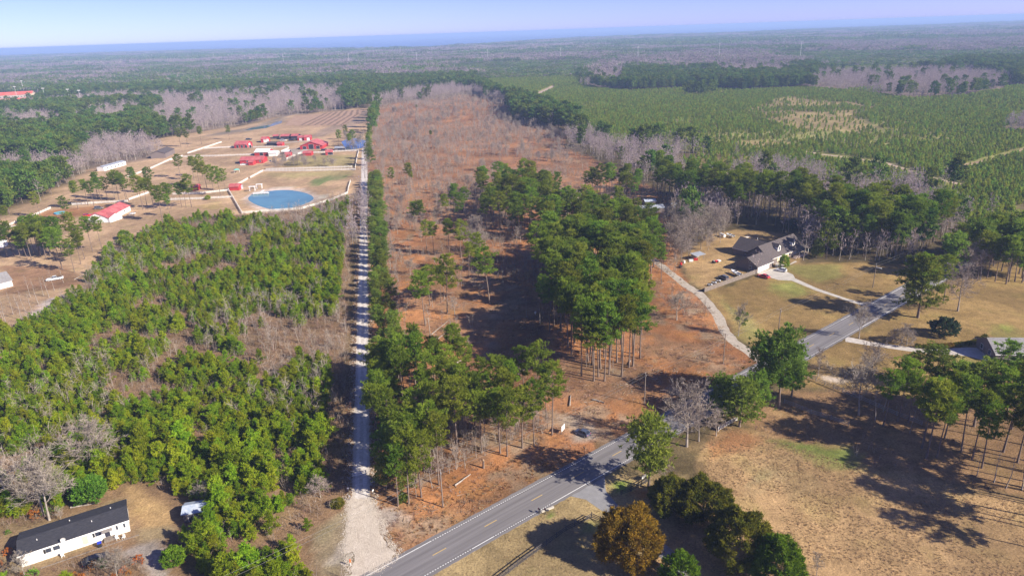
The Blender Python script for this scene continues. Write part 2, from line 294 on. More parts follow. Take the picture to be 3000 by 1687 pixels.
cover_list = [  # ground covers, later ones lie on earlier ones: (outline, colour, how ragged the edge is in metres)
    (plantation, PLANT, 6), (plant2, PLANT, 15)] + [(z, (0.31, 0.235, 0.105), 6) for z in tanzones] + [(z, GREYB, 8) for z in barezones] + [
    (cut, CLEAR, 3), (farm, PINK, 3), (thicket, SCRUB, 2.5), (rightyard, LAWN, 2), (rightwood, (0.27, 0.165, 0.085), 2), (bottomverge, (0.345, 0.255, 0.125), 1.5), (field, TAN, 2.5),
    (houselawn, LAWN, 1.2), (backyard, (0.34, 0.225, 0.105), 2), (frontverge, (0.31, 0.165, 0.080), 1.5), (plow, PLOW, 2),
    (poly('M',[(400,560),(800,560),(1300,640),(1560,800),(1700,1150),(1500,1200),(900,1120),(420,1150)]), (0.31, 0.165, 0.085), 4),
    (poly('M',[(1560,1000),(1700,1180),(1800,1420),(2150,1440),(2330,1200),(2330,850),(2500,900),(2576,1100),(2576,1440),(1700,1500)]), (0.33, 0.155, 0.070), 3),
    (poly('C',[(1650,0),(2500,0),(2300,150),(2180,330),(2050,420),(1500,470),(1250,560),(1560,390)]), (0.34, 0.165, 0.075), 2),
    (poly('C',[(1640,260),(1720,240),(1900,330),(1900,420),(1760,440),(1620,380)]), (0.36, 0.31, 0.26), 1),
    (poly('Q',[(700,560),(1200,560),(1250,640),(1050,690),(860,640)]), (0.27, 0.235, 0.075), 3), (poly('Q',[(640,690),(820,680),(1000,760),(800,800),(650,740)]), (0.24, 0.235, 0.065), 3),
    (poly('Q',[(150,760),(300,800),(420,1080),(560,1150),(600,1090),(420,900),(250,770)]), (0.28, 0.24, 0.085), 3),
    (poly('Q',[(2350,1000),(2480,1010),(2576,1150),(2450,1180),(2370,1080)]), (0.27, 0.26, 0.07), 3), (poly('K',[(1000,900),(1600,930),(1860,1000),(1500,1130),(1150,1000)]), (0.29, 0.25, 0.08), 2),
    (poly('D',[(700,480),(980,430),(1330,500),(1250,560),(1400,650),(1050,600),(850,520)]), (0.19, 0.22, 0.055), 3), (poly('D',[(520,640),(840,620),(850,700),(560,780)]), (0.28, 0.22, 0.115), 4),
    (poly('D',[(300,340),(560,390),(560,480),(330,520),(200,560),(180,480)]), (0.36, 0.185, 0.085), 2),
    (poly('U',[(1000,150),(1250,160),(1230,300),(1080,350),(1000,260)]), (0.16, 0.21, 0.04), 0.8), (poly('U',[(480,860),(740,720),(800,820),(750,920)]), (0.20, 0.24, 0.05), 1.2),
    (poly('U',[(0,620),(60,600),(90,680),(20,720)]), (0.15, 0.24, 0.04), 0.6), (poly('U',[(1290,320),(1560,300),(1580,450),(1290,400)]), (0.36, 0.16, 0.06), 1),
    (poly('F',[(340,1150),(420,1080),(700,1010),(1050,985),(1350,1020),(1560,1100),(1640,1170),(1560,1240),(1250,1350),(900,1420),(650,1400),(380,1280)]), (0.52, 0.42, 0.35), 1.5),
    (poly('F',[(1480,860),(1700,810),(2050,800),(2060,840),(1800,870),(1560,980),(1420,950)]), (0.16, 0.19, 0.07), 3), (poly('F',[(1560,1130),(1760,1110),(1750,1160),(1600,1190)]), PALE, 2),
    (poly('F',[(700,730),(2200,700),(2150,780),(1300,830),(700,800)]), (0.34, 0.27, 0.13), 4), (poly('F',[(1000,560),(1300,440),(2250,420),(2200,640),(1000,660)]), (0.30, 0.24, 0.11), 4),
    (poly('L',[(140,985),(230,930),(330,830),(400,795),(460,810),(380,870),(300,930),(210,985)]), (0.46, 0.39, 0.36), 1.5), (poly('L',[(0,560),(500,560),(640,690),(560,720),(0,790)]), (0.28, 0.165, 0.095), 2),
    (poly('Y',[(200,560),(650,420),(900,330),(1850,250),(2300,330),(1500,440),(1200,470),(650,580)]), (0.33, 0.165, 0.075), 2.5), (poly('G',[(1900,940),(2300,900),(2350,980),(2100,1020)]), (0.42, 0.30, 0.14), 2),
    (poly('B',[(940,780),(1050,780),(1250,900),(1300,1050),(1150,1150),(980,1000)]), (0.40, 0.265, 0.125), 1), (poly('B',[(870,1290),(1060,1200),(1180,1170),(1240,1260),(1260,1500),(1130,1500),(1060,1330)]), (0.36, 0.31, 0.27), 0.8),
    (poly('B',[(1000,1100),(1330,1060),(1250,1180),(1060,1200)]), (0.33, 0.25, 0.14), 1), (poly('B',[(0,1030),(400,1030),(940,860),(990,1100),(300,1400),(0,1449)]), (0.26, 0.185, 0.10), 1.2),
    (poly('T',[(-200,1449),(230,1449),(230,620),(60,640),(-300,900)]), (0.30, 0.235, 0.145), 1.2), (poly('T',[(440,540),(600,560),(980,690),(950,770),(700,790),(600,960),(480,700)]), (0.40, 0.33, 0.27), 0.8),
    (poly('T',[(-100,1300),(60,1050),(220,960),(250,1200),(200,1330)]), (0.40, 0.34, 0.27), 0.8), (poly('W',[(2140,240),(2480,80),(2576,70),(2460,240),(1860,440),(1700,450)]), (0.30, 0.215, 0.155), 3),
    (poly('W',[(480,400),(950,330),(1400,180),(1480,190),(1400,260),(1000,360),(500,430)]), (0.26, 0.205, 0.155), 3), (poly('W',[(1480,580),(1700,600),(2060,590),(1600,650),(1450,720),(1400,640)]), (0.34, 0.29, 0.25), 2),
    (poly('Z',[(830,190),(1050,250),(1300,290),(1250,360),(950,330)]), (0.50, 0.42, 0.34), 1), (poly('R',[(2270,210),(2500,200),(2480,270),(2300,250)]), (0.55, 0.46, 0.33), 2),
    (poly('E',[(1010,220),(1300,230),(1880,260),(1880,450),(1640,460),(1250,330)]), (0.38, 0.19, 0.085), 2)]
cover_list = [c for c in cover_list if len(c) == 3]
def cover(x, y):
    """ground colour at a spot: which cover grows or lies there"""
    c = np.empty(x.shape+(3,)); c[:] = FLOOR
    n1 = fbm(x, y, 60, 5)[..., None]; c = c*(0.75+0.5*n1)
    for P, rgb, f in cover_list:
        m = np.zeros(x.shape)
        for k in range(4):
            dx = (vnoise(x, y, f*3+1, 11+k*2)-0.5)*f*2.6; dy = (vnoise(x, y, f*3+1, 12+k*2)-0.5)*f*2.6
            m += inside(P, x+dx, y+dy)
        m = (m/4)[..., None]
        c = c*(1-m) + np.array(rgb)*m
    # the cleared tract is patchy: greyed slash, bare orange soil and darker needle litter
    m = inside(cut, x, y)[..., None]*1.0
    for sc, sd, lo, tone in ((24, 301, 0.56, (0.235, 0.145, 0.085)), (11, 305, 0.54, (0.42, 0.190, 0.075)), (7, 309, 0.62, (0.31, 0.225, 0.15)), (38, 313, 0.60, (0.20, 0.105, 0.055))):
        w = np.clip((fbm(x, y, sc, sd)-lo)*9, 0, 0.75)[..., None]*m; c = c*(1-w)+np.array(tone)*w
    w = np.clip((y-270)/160, 0, 1)[..., None]*m*0.4; c = c*(1-w)+np.array((0.31, 0.170, 0.095))*w
    # worn, uneven colour everywhere else
    w = np.clip((fbm(x, y, 17, 321)-0.5)*4, -0.5, 0.5)[..., None]; c = c*(1+0.34*w)
    return c
def axis(lo, a, b, hi, d, g):
    xs = list(np.arange(a, b+d, d)); s = d
    while xs[-1] < hi: s *= g; xs.append(xs[-1]+s)
    s = d
    while xs[0] > lo: s *= g; xs.insert(0, xs[0]-s)
    return np.array(xs)
gxs = axis(-40000, -150, 185, 40000, 1.25, 1.055); gys = axis(-40000, 92, 320, 40000, 1.25, 1.05)
GX, GY = np.meshgrid(gxs, gys); nx, ny = len(gxs), len(gys)
vv = np.stack([GX.ravel(), GY.ravel(), np.zeros(nx*ny)], 1)
ii = (np.arange(ny-1)[:, None]*nx + np.arange(nx-1)[None, :]).ravel()
ff = np.concatenate([np.stack([ii, ii+1, ii+nx+1], 1), np.stack([ii, ii+nx+1, ii+nx], 1)])
def ground_material():
    m = bpy.data.materials.new('ground_cover'); m.use_nodes = True; t = m.node_tree; b = t.nodes['Principled BSDF']
    b.inputs['Roughness'].default_value = 0.95; b.inputs['Specular IOR Level'].default_value = 0.1
    a = nn(t, 'ShaderNodeAttribute'); a.attribute_name = 'cover'; tc = nn(t, 'ShaderNodeTexCoord')
    prev = a.outputs['Color']
    for sc, lo, hi, det in ((0.035, 0.80, 1.16, 4), (0.30, 0.72, 1.28, 5), (2.2, 0.62, 1.38, 5)):
        no = nn(t, 'ShaderNodeTexNoise'); no.inputs['Scale'].default_value = sc; no.inputs['Detail'].default_value = det; no.inputs['Roughness'].default_value = 0.7
        t.links.new(tc.outputs['Object'], no.inputs[0]); mr = nn(t, 'ShaderNodeMapRange'); mr.inputs['From Min'].default_value = 0.3; mr.inputs['From Max'].default_value = 0.7
        mr.inputs['To Min'].default_value = lo; mr.inputs['To Max'].default_value = hi; t.links.new(no.outputs['Fac'], mr.inputs['Value'])
        mx = nn(t, 'ShaderNodeMix', data_type='RGBA', blend_type='MULTIPLY'); mx.inputs[0].default_value = 1
        t.links.new(prev, mx.inputs[6]); t.links.new(mr.outputs[0], mx.inputs[7]); prev = mx.outputs[2]
    no = nn(t, 'ShaderNodeTexNoise'); no.inputs['Scale'].default_value = 0.11; no.inputs['Detail'].default_value = 6; t.links.new(tc.outputs['Object'], no.inputs[0])
    mr = nn(t, 'ShaderNodeMapRange'); mr.inputs['From Min'].default_value = 0.52; mr.inputs['From Max'].default_value = 0.72; mr.inputs['To Max'].default_value = 0.30
    t.links.new(no.outputs['Fac'], mr.inputs['Value'])
    mx = nn(t, 'ShaderNodeMix', data_type='RGBA', blend_type='MULTIPLY'); mx.inputs[7].default_value = (0.75, 0.98, 0.62, 1); t.links.new(mr.outputs[0], mx.inputs[0]); t.links.new(prev, mx.inputs[6])
    t.links.new(mx.outputs[2], b.inputs['Base Color'])
    n2 = nn(t, 'ShaderNodeTexNoise'); n2.inputs['Scale'].default_value = 1.3; n2.inputs['Detail'].default_value = 8; n2.inputs['Roughness'].default_value = 0.75; t.links.new(tc.outputs['Object'], n2.inputs[0])
    bp = nn(t, 'ShaderNodeBump'); bp.inputs['Strength'].default_value = 0.9; bp.inputs['Distance'].default_value = 0.28; t.links.new(n2.outputs['Fac'], bp.inputs['Height']); t.links.new(bp.outputs[0], b.inputs['Normal'])
    return m
gme = tri_mesh('ground', vv, ff, ground_material())
ca = gme.attributes.new('cover', 'FLOAT_COLOR', 'POINT'); cc = np.ones((nx*ny, 4), np.float32); cc[:, :3] = cover(vv[:, 0], vv[:, 1])
ca.data.foreach_set('color', cc.ravel())
tag(link_mesh('ground', gme), 'brown and tan winter ground of fields, clearings and forest floor', 'ground', kind='structure')

def sheet(name, pts, m, z, label, cat, kind='structure', parent=None, jag=0.0, step=1.5, seed=1):
    """a flat sheet with a given outline; jag roughens its edge"""
    P = [Vector((p[0], p[1], 0)) for p in pts]; out = []
    rng = random.Random(seed)
    for a, b in zip(P, P[1:]+P[:1]):
        n = max(1, int((b-a).length/step)) if jag else 1
        for k in range(n):
            q = a.lerp(b, k/n)
            if jag: q = q + Vector((rng.uniform(-jag, jag), rng.uniform(-jag, jag), 0))
            out.append((q.x, q.y, z))
    me = bpy.data.meshes.new(name); me.from_pydata(out, [], [tuple(range(len(out)))])
    me.materials.append(m); me.update()
    if me.polygons[0].normal.z < 0: me.flip_normals()
    return tag(link_mesh(name, me, parent), label, cat, kind=kind)
def ribbon(name, path, w, m, z, label, cat, jag=0.0, step=2.0, seed=3):
    path = [Vector((p[0], p[1], 0)) for p in path]; pts = []
    for a, b in zip(path, path[1:]):
        n = max(1, int((b-a).length/step)); pts += [a.lerp(b, k/n) for k in range(n)]
    pts.append(path[-1]); rng = random.Random(seed); vs = []; fs = []
    for i, q in enumerate(pts):
        d = (pts[min(i+1, len(pts)-1)]-pts[max(i-1, 0)]).normalized(); nrm = Vector((-d.y, d.x, 0))
        ww = w(i/(len(pts)-1)) if callable(w) else w
        for sgn in (1, -1): vs.append(q + nrm*sgn*(ww/2+rng.uniform(-jag, jag)) + Vector((0, 0, z)))
        if i: b = 2*i; fs.append((b-2, b-1, b+1, b))
    me = bpy.data.meshes.new(name); me.from_pydata([tuple(v) for v in vs], [], fs); me.materials.append(m); me.update()
    if me.polygons[0].normal.z < 0: me.flip_normals()
    return tag(link_mesh(name, me), label, cat, kind='structure')

# the highway with its painted lines
road = sheet('highway', [hw(-140, 87.2), hw(760, 87.2), hw(760, 95.9), hw(-140, 95.9)], MT['asphalt'], 0.024, 'grey two lane asphalt road crossing between the woods and the field', 'road', jag=0.10, step=1.0)
for v, solid in ((95.0, [(37, 52)]), (88.05, [(57, 62), (77, 97)])):
    mb = MB(); s = -60.0
    while s < 520:
        on = any(a < s < b for a, b in solid) or s > 210
        a, b = hw(s, v-0.09), hw(s+(0.56 if on else 0.30), v+0.09)
        q = [hw(s, v-0.09, 0.029), hw(s+(0.56 if on else 0.30), v-0.09, 0.029), hw(s+(0.56 if on else 0.30), v+0.09, 0.029), hw(s, v+0.09, 0.029)]
        mb.add(q, [(0, 1, 2, 3)]); s += 0.56
    mb.build('edge_line', MT['white_line'], road)
d0 = at('C', 1070, 1078); s0 = d0.dot(Ud) - 12.19*6; dash_me = None
for k in range(40):
    mb = MB(); mb.add([(0, -0.07, 0.029), (3.05, -0.07, 0.029), (3.05, 0.07, 0.029), (0, 0.07, 0.029)], [(0, 1, 2, 3)])
    if dash_me is None: dash_me = mb.mesh('centre_dash', MT['yellow_line'])
    link_mesh('centre_dash', dash_me, road, hw(s0+12.19*k, 91.5), HW_ANG)
# gravel road, aprons, lanes and drives
gr = ribbon('gravel_road', [(gx(y), y) for y in (112, 121, 135, 160, 200, 300, 420, 520, 640)], 4.4, MT['gravel'], 0.012, 'pale gravel road running straight past the pine row to the farm', 'gravel road', 0.25)
for off in (-0.85, 0.85):
    ribbon('wheel_track', [(gx(y)+off, y) for y in (117, 121, 135, 160, 200, 300, 420, 520, 640)], 0.75, mat('packed_gravel', (0.56, 0.51, 0.46), 0.95, scale=1.3, rgb2=(0.74, 0.69, 0.64), bump=0.3, bscale=9), 0.016, None, None, 0.16, 0.9, 5+int(off*2)).parent = gr
sheet('sand_apron', poly('T', [(244,470),(425,470),(455,600),(560,780),(590,950),(680,1100),(760,1165),(700,1245),(560,1345),(390,1449),(330,1500),(190,1500),(250,1200),(195,1000),(235,800)]), MT['sand'], 0.018, 'white sand apron fanning out where the gravel road meets the highway', 'sand apron', jag=0.3, step=0.8)
sheet('side_drive', poly('U', [(300,360),(880,20),(900,300),(1150,580),(1750,1060),(2060,1320),(2350,1560),(2120,1640),(1700,1280),(1300,960),(880,620),(600,430)]), MT['asphalt_dark'], 0.017, 'narrow asphalt drive running from the highway past the golden cedar', 'drive', jag=0.06)
sheet('house_drive', polym([('H',1097,902),('H',1330,822),('H',1500,800),('H',1650,880),('H',1762,930),('H',1800,1000),('Q',1020,735),('Q',1240,810),('Q',1350,840),('Q',1490,832),('Q',1400,868),('Q',1350,862),('Q',1250,830),('Q',1000,748),('H',1740,1045),('H',1480,1030),('H',1250,960)]), MT['concrete'], 0.012, 'pale concrete drive in front of the garage of the big house', 'driveway')
sheet('front_walk', poly('H', [(1420,790),(1430,715),(1520,700),(1610,735),(1690,735),(1800,670),(1840,685),(1690,750),(1600,755),(1560,770)]), MT['concrete'], 0.010, 'short curved concrete walk leading to the house porch', 'walkway')
ribbon('stand_lane', [at('Q',600,1290), at('Q',480,1200), at('Q',380,1130), at('Q',320,1060), at('Q',270,950), at('Q',200,850), at('Q',120,770), at('Q',30,715), at('M',2430,575), at('M',2330,500), at('M',2200,450), at('M',1800,300)], 3.4, mat('lane_gravel', (0.36, 0.31, 0.25), 0.95, scale=0.8, rgb2=(0.50, 0.44, 0.37)), 0.010, 'narrow gravel lane curving between the pine stand and the house lawn', 'lane', 0.2)
sheet('curved_drive', poly('K', [(-420,600),(0,690),(300,735),(560,765),(850,805),(1300,805),(1600,785),(1850,790),(2080,850),(2140,930),(2120,1018),(1900,1000),(1600,930),(1200,895),(950,885),(560,840),(300,800),(0,760),(-420,690)]), mat('drive_gravel', (0.42, 0.38, 0.33), 0.95, scale=0.8, rgb2=(0.58, 0.53, 0.48)), 0.010, 'pale curved gravel drive along the low hedge', 'driveway', jag=0.1)
ribbon('plantation_road', [at('A3',930,1143), at('A3',1040,1165), at('A3',1220,1185), at('A3',1400,1212), at('A3',1550,1235), at('A3',1700,1285), at('A3',1850,1335), at('A3',2100,1392)], 3.4, MT['dirt'], 0.010, 'pale sandy road winding through the young plantation', 'sandy road', 0.4)
ribbon('firebreak_track', [at('A2',1375,780), at('A2',1440,728), at('A2',1520,692), at('A2',1605,650)], 9.0, MT['dirt'], 0.010, 'straight sandy track cutting through the plantation beyond the clearcut', 'track', 0.8)
ribbon('grassy_track', [at('A3',2800,1045), at('A3',2576,1130), at('A3',2400,1190), at('A3',2150,1240), at('A3',2015,1300)], 4.5, mat('track_soil', (0.30, 0.21, 0.12), 0.95, scale=0.3, rgb2=(0.40, 0.29, 0.18)), 0.010, 'brown dirt track joining the sandy plantation road', 'track', 0.7)
ribbon('farm_lane', [at('Y',-300,700), at('Y',0,645), at('Y',300,620), at('Y',640,590)], 4.0, MT['sand'], 0.010, 'pale lane beside the round green bush on the farm', 'lane', 0.3)
ribbon('farm_track', [at('W',1420,735), at('W',1600,640), at('W',1780,560), at('W',1960,500), at('W',1800,478), at('W',1200,530)], 5.0, mat('track_grey', (0.36, 0.31, 0.27), 0.95, scale=0.5, rgb2=(0.46, 0.40, 0.35)), 0.012, 'grey farm track curling round the big red barn', 'track', 0.4)
pf = sheet('ploughed_field', poly('W', [(1500,215),(1570,175),(2420,82),(2390,150),(2170,290),(1950,285),(1440,290)]), mat('ploughed_soil', (0.33, 0.205, 0.135), 0.95, scale=0.15, rgb2=(0.42, 0.28, 0.19)), 0.010, 'bare ploughed field above the red carports', 'field', jag=0.6)
for k in range(7):
    ribbon('furrow', [at('W', 1640+k*82, 290), at('W', 1850+k*82, 190-k*6), at('W', 1960+k*66, 135-k*7)], 3.2, mat('furrow_soil_%d' % k, (0.21, 0.135, 0.09), 0.95, scale=0.3), 0.016, None, None, 0.6, 6, k).parent = pf
# water
def water(name, rgb, rough, bump, sc):
    m = mat(name, rgb, rough, var=0.16, scale=0.06, spec=0.5, bump=bump, bscale=sc); return m
sheet('pond', poly('F', [(390,1170),(440,1115),(560,1085),(700,1058),(860,1040),(1000,1033),(1130,1038),(1270,1060),(1390,1090),(1470,1125),(1512,1160),(1510,1195),(1440,1240),(1290,1300),(1100,1352),(960,1374),(830,1374),(700,1345),(560,1300),(460,1250),(400,1208)]), water('pond_water', (0.10, 0.245, 0.275), 0.10, 0.05, 2), 0.03, 'round blue green pond inside the white fence', 'pond')
sheet('far_pond', poly('F', [(1985,210),(2080,165),(2250,150),(2425,190),(2400,290),(2330,322),(2060,355),(2030,280)]), water('far_pond_water', (0.07, 0.125, 0.19), 0.08, 0.02, 2), 0.03, 'bright blue pond behind bare trees beside the gravel road', 'pond')
sheet('ditch_pond', poly('W', [(930,352),(1010,322),(1250,283),(1340,240),(1405,232),(1395,262),(1200,326),(1010,348)]), water('ditch_water', (0.10, 0.17, 0.24), 0.1, 0.02, 2), 0.03, 'long grey blue pond along the edge of the ploughed field', 'pond')
coast = [(-9500, 8800), (-6200, 8300), (-4300, 8200), (-2700, 7300), (-1700, 6100), (-900, 5100), (-500, 4800), (-100, 5500), (300, 6400), (900, 7200), (1700, 7400), (2100, 6900), (3000, 7600), (4200, 7900), (5400, 8300), (7500, 8900)]
cst = []
for (ax, ay), (bx, by) in zip(coast, coast[1:]):
    for k in range(10):
        t = k/10; cst.append((ax+(bx-ax)*t, ay+(by-ay)*t + 260*(float(vnoise(np.array([ax+(bx-ax)*t]), np.array([0.0]), 300, 77)[0])-0.5)))
cst.append(coast[-1])
sheet('sea', cst + [(39500, 12000), (39500, 39500), (-39500, 39500), (-39500, 12000)], water('sea_water', (0.035, 0.10, 0.22), 0.25, 0.3, 0.05), 0.4, 'wide blue water along the horizon', 'sea')
coast_np = np.array(cst)
# ------------------------------------------------------------ plants
def unit(a): return a/np.maximum(np.linalg.norm(a, axis=-1, keepdims=True), 1e-9)
def blades(c, d, L, W, rng):
    """thin triangles standing at c, pointing along d"""
    n = len(c); side = unit(np.cross(d, rng.normal(size=(n, 3)))); L = np.broadcast_to(L, (n,))[:, None]; W = np.broadcast_to(W, (n,))[:, None]
    v = np.stack([c-side*W/2, c+side*W/2, c+d*L], 1); return v.reshape(-1, 3)
def leaf_mesh(name, verts, m, rng, tint=None):
    n = len(verts)//3; return tri_mesh(name, verts, np.arange(n*3), m, rng.random(n) if tint is None else tint)
def skeleton(name, segs, m):
    """limbs as tapered tubes: (p0, p1, r0, r1, sides)"""
    mb = MB()
    for p0, p1, r0, r1, n in segs: mb.tube(p0, p1, r0, r1, n, caps=False)
    return mb.mesh(name, m, True)
def trunk_segs(H, r, rng, bend=0.02, n=6, sides=7, top=0.12):
    pts = [np.zeros(3)]; d = np.zeros(2)
    for k in range(1, n+1):
        d = d*0.6 + rng.normal(size=2)*bend*H/n; p = pts[-1].copy(); p[:2] += d; p[2] = H*k/n; pts.append(p)
    rr = [r*(1-(1-top)*(k/n)**0.9) for k in range(n+1)]; rr[0] *= 1.25
    return pts, [(pts[k], pts[k+1], rr[k], rr[k+1], sides) for k in range(n)]
def on_trunk(pts, H, z):
    t = min(max(z/H, 0), 0.9999)*(len(pts)-1); k = int(t); return pts[k]*(1-(t-k)) + pts[k+1]*(t-k)
def pine(seed, H, base, rmax, limbs, tufts, nb, L, W, m, r=0.24, full=False, bark='bark', jit=0.5):
    """a pine: bare stem, limbs, and needle tufts; crown from base*H up"""
    rng = np.random.default_rng(seed); pts, segs = trunk_segs(H, r, rng, 0.015 if H > 9 else 0.03)
    cs = []; ds = []; tint = []; az = rng.random()*6.28; cb = base*H
    lop = rng.random()*6.28
    for i in range(limbs):
        t = (i+rng.random())/limbs; z = cb + (H-cb)*t*0.985; az += 2.4 + rng.normal()*0.35
        if full: f = (1.0-t)**0.75*(0.85+0.15*math.sin(3*t)) + 0.10
        else: f = (0.50+0.62*math.sin(PI*min(1, 0.16+t*0.80)))*(1.0 if t < 0.8 else 1.0-1.9*(t-0.8))
        ln = rmax*f*(0.5+0.8*rng.random())*(1+0.28*math.cos(az-lop)); up = (0.10+0.55*t + rng.normal()*0.10) if not full else (0.30+0.75*t+rng.normal()*0.1)
        d = unit(np.array([math.cos(az), math.sin(az), up])); p0 = on_trunk(pts, H, z-0.15*ln); p1 = p0 + d*ln; p1[2] += 0.08*ln
        segs.append((p0, p1, r*0.26*(1-0.6*t), r*0.06, 3))
        tone = rng.random(); sub = 0.15 if full else 0.42
        for q in range(3 if f > 0.45 else 2):                           # needle clumps along the limb, with gaps between
            k = max(3, int(tufts/3*(0.6+0.7*f))); sc = sub+(1.02-sub)*(q+0.35+0.65*rng.random())/3; lim = p0+(p1-p0)*sc
            lat = unit(np.cross(d, [0, 0, 1.0]))*rng.normal()*jit*0.8*(1 if not full else 0.6); rad = jit*(0.75+0.5*rng.random())*(0.6+0.4*f)
            c = lim + lat + rng.normal(size=(k, 3))*np.array([rad, rad, rad*0.42])
            for _ in range(nb):
                dd = unit(d*0.5 + np.array([0, 0, 0.7]) + rng.normal(size=(k, 3))*0.7)
                cs.append(c + rng.normal(size=(k, 3))*0.09*L/0.5); ds.append(dd); tint.append(np.clip(tone*0.55+rng.random(k)*0.45, 0, 1))
    if not full:
        for _ in range(int(6*H/20)):                                   # dead stubs on the bare stem
            z = H*(0.18+rng.random()*(base-0.15)); a = rng.random()*6.28; p0 = on_trunk(pts, H, z)
            segs.append((p0, p0+np.array([math.cos(a), math.sin(a), 0.25])*(0.5+rng.random()*1.3), r*0.13, 0.012, 3))
    c = np.concatenate(cs); d = np.concatenate(ds); n = len(c)
    v = blades(c, d, L*(0.7+0.6*rng.random(n)), W*(0.7+0.6*rng.random(n)), rng)
    return skeleton('trunk', segs, MT[bark]), leaf_mesh('crown', v, m, rng, np.concatenate(tint))
def bare(seed, H, spread, m, levels=(7, 6, 7, 4), r=0.2, fork=0.28, tw=0.045, bark='bark_grey', upright=0.9, droop=0.0):
    """a leafless tree: stem, limbs, branches and fine twigs"""
    rng = np.random.default_rng(seed); pts, segs = trunk_segs(H*0.92, r, rng, 0.035, 6, 6, 0.10); tw_c = []; tw_e = []; tw_w = []
    def rdir(d, amt): return unit(d + rng.normal(size=3)*amt)
    for i in range(levels[0]):
        t = fork + (0.95-fork)*(i+rng.random()*0.8)/levels[0]; p0 = on_trunk(pts, H*0.92, H*0.92*t); a = i*2.4+rng.random()
        ln = spread*(1.1-0.72*t)*(0.75+0.5*rng.random()); d = unit(np.array([math.cos(a), math.sin(a), upright*(0.7+0.7*t)-droop]))
        p = p0; q = p0; rr = r*0.45*(1.15-t)
        for k in range(3):
            q = p + d*ln/3; segs.append((p, q, rr, rr*0.68, 4)); rr *= 0.68
            for j in range(max(1, levels[1]//3)):
                s = rng.random(); b0 = p + (q-p)*s; bd = rdir(d*0.75+np.array([0, 0, 0.25]), 0.55); bl = ln*(0.30+0.32*rng.random())*(1.15-0.2*k)
                b1 = b0 + bd*bl; segs.append((b0, b1, rr*0.5, rr*0.16, 3))
                for g in range(levels[2]):
                    e0 = b0 + (b1-b0)*(0.2+0.8*rng.random()); ed = rdir(bd*0.8+np.array([0, 0, 0.2]), 0.5); el = bl*(0.35+0.35*rng.random()); e1 = e0+ed*el
                    tw_c.append(e0); tw_e.append(e1); tw_w.append(tw)
                    for h in range(levels[3]):
                        f0 = e0 + (e1-e0)*(0.25+0.75*rng.random()); fd = rdir(ed, 0.55); f1 = f0 + fd*el*(0.35+0.35*rng.random())
                        tw_c.append(f0); tw_e.append(f1); tw_w.append(tw*0.7)
            p = q; d = rdir(d + np.array([0, 0, 0.10-droop*0.3]), 0.16)
    c = np.array(tw_c); e = np.array(tw_e); w = np.array(tw_w); dv = e-c; L = np.linalg.norm(dv, axis=1)
    v = blades(c, unit(dv), L, w, rng)
    return skeleton('trunk', segs, MT[bark]), leaf_mesh('twigs', v, m, rng)
def brush(seed, H, n, spread, m, w=0.035, leaves=0, sub=5):
    """a leafless bush or sapling clump: many thin stems from the ground, each with side twigs"""
    rng = np.random.default_rng(seed); C = []; Ds = []; Ls = []; Ws = []
    for i in range(n):
        a = rng.random()*6.28; b = np.array([math.cos(a), math.sin(a), 0])*spread*0.25*rng.random(); h = H*(0.55+0.5*rng.random())
        d = unit(np.array([math.cos(a)*spread*0.5*rng.random()/H*2, math.sin(a)*spread*0.5*rng.random()/H*2, 1.0]))
        C.append(b); Ds.append(d); Ls.append(h); Ws.append(w*1.6)
        for k in range(sub):
            s = 0.25+0.7*rng.random(); C.append(b+d*h*s); Ds.append(unit(d*0.8+rng.normal(size=3)*0.55)); Ls.append(h*(0.18+0.25*rng.random())); Ws.append(w)
    v = blades(np.array(C), np.array(Ds), np.array(Ls), np.array(Ws), rng)
    return leaf_mesh('brush', v, m, rng)
def bush(seed, rx, rz, n, L, W, m, lumps=14, inner=0.55, flat=0.0, tlo=None):
    """a dense leafy crown: an uneven egg of sprays, each spray a cone of small leaves pointing up and out"""
    rng = np.random.default_rng(seed); sp = lumps*11
    th = rng.random(sp)*6.28; cz = 1-1.7*rng.random(sp); sn = np.sqrt(1-cz*cz)
    ld = np.stack([sn*np.cos(th), sn*np.sin(th), cz], 1)
    wob = 1+0.10*np.sin(3*th+seed)+0.08*np.sin(5*th+2*seed)+0.07*np.cos(4*cz+seed)
    taper = np.where(cz > 0, 1-0.22*cz, 1.0)
    base = ld*wob[:, None]*(0.70+0.16*rng.random((sp, 1))); base[:, :2] *= taper[:, None]
    sd = unit(ld*0.9+np.array([0, 0, 0.75])+rng.normal(size=(sp, 3))*0.25); sl = 0.11+0.15*rng.random(sp); lt = rng.random(sp)
    k = rng.integers(0, sp, n); u = rng.random(n); c = base[k] + sd[k]*(sl[k]*u)[:, None] + rng.normal(size=(n, 3))*(0.075*(1.25-u))[:, None]
    c = c*np.array([rx, rx, rz])*1.12; c[:, 2] += rz*0.92
    keep = c[:, 2] > 0.05; c = c[keep]; k = k[keep]; n = len(c)
    d = unit(sd[k]*0.9 + rng.normal(size=(n, 3))*0.55)
    v = blades(c, d, L*(0.6+0.8*rng.random(n)), W*(0.6+0.8*rng.random(n)), rng)
    return leaf_mesh('crown', v, m, rng, np.clip(lt[k]*0.65+rng.random(n)*0.35, 0, 1))
def multi_trunk(seed, H, r, n, lean):
    rng = np.random.default_rng(seed); segs = []
    for i in range(n):
        a = 6.28*i/n + rng.random(); segs.append(((0.12*math.cos(a), 0.12*math.sin(a), 0), (lean*math.cos(a), lean*math.sin(a), H), r, r*0.5, 6))
    return skeleton('trunk', segs, MT['bark_grey'])

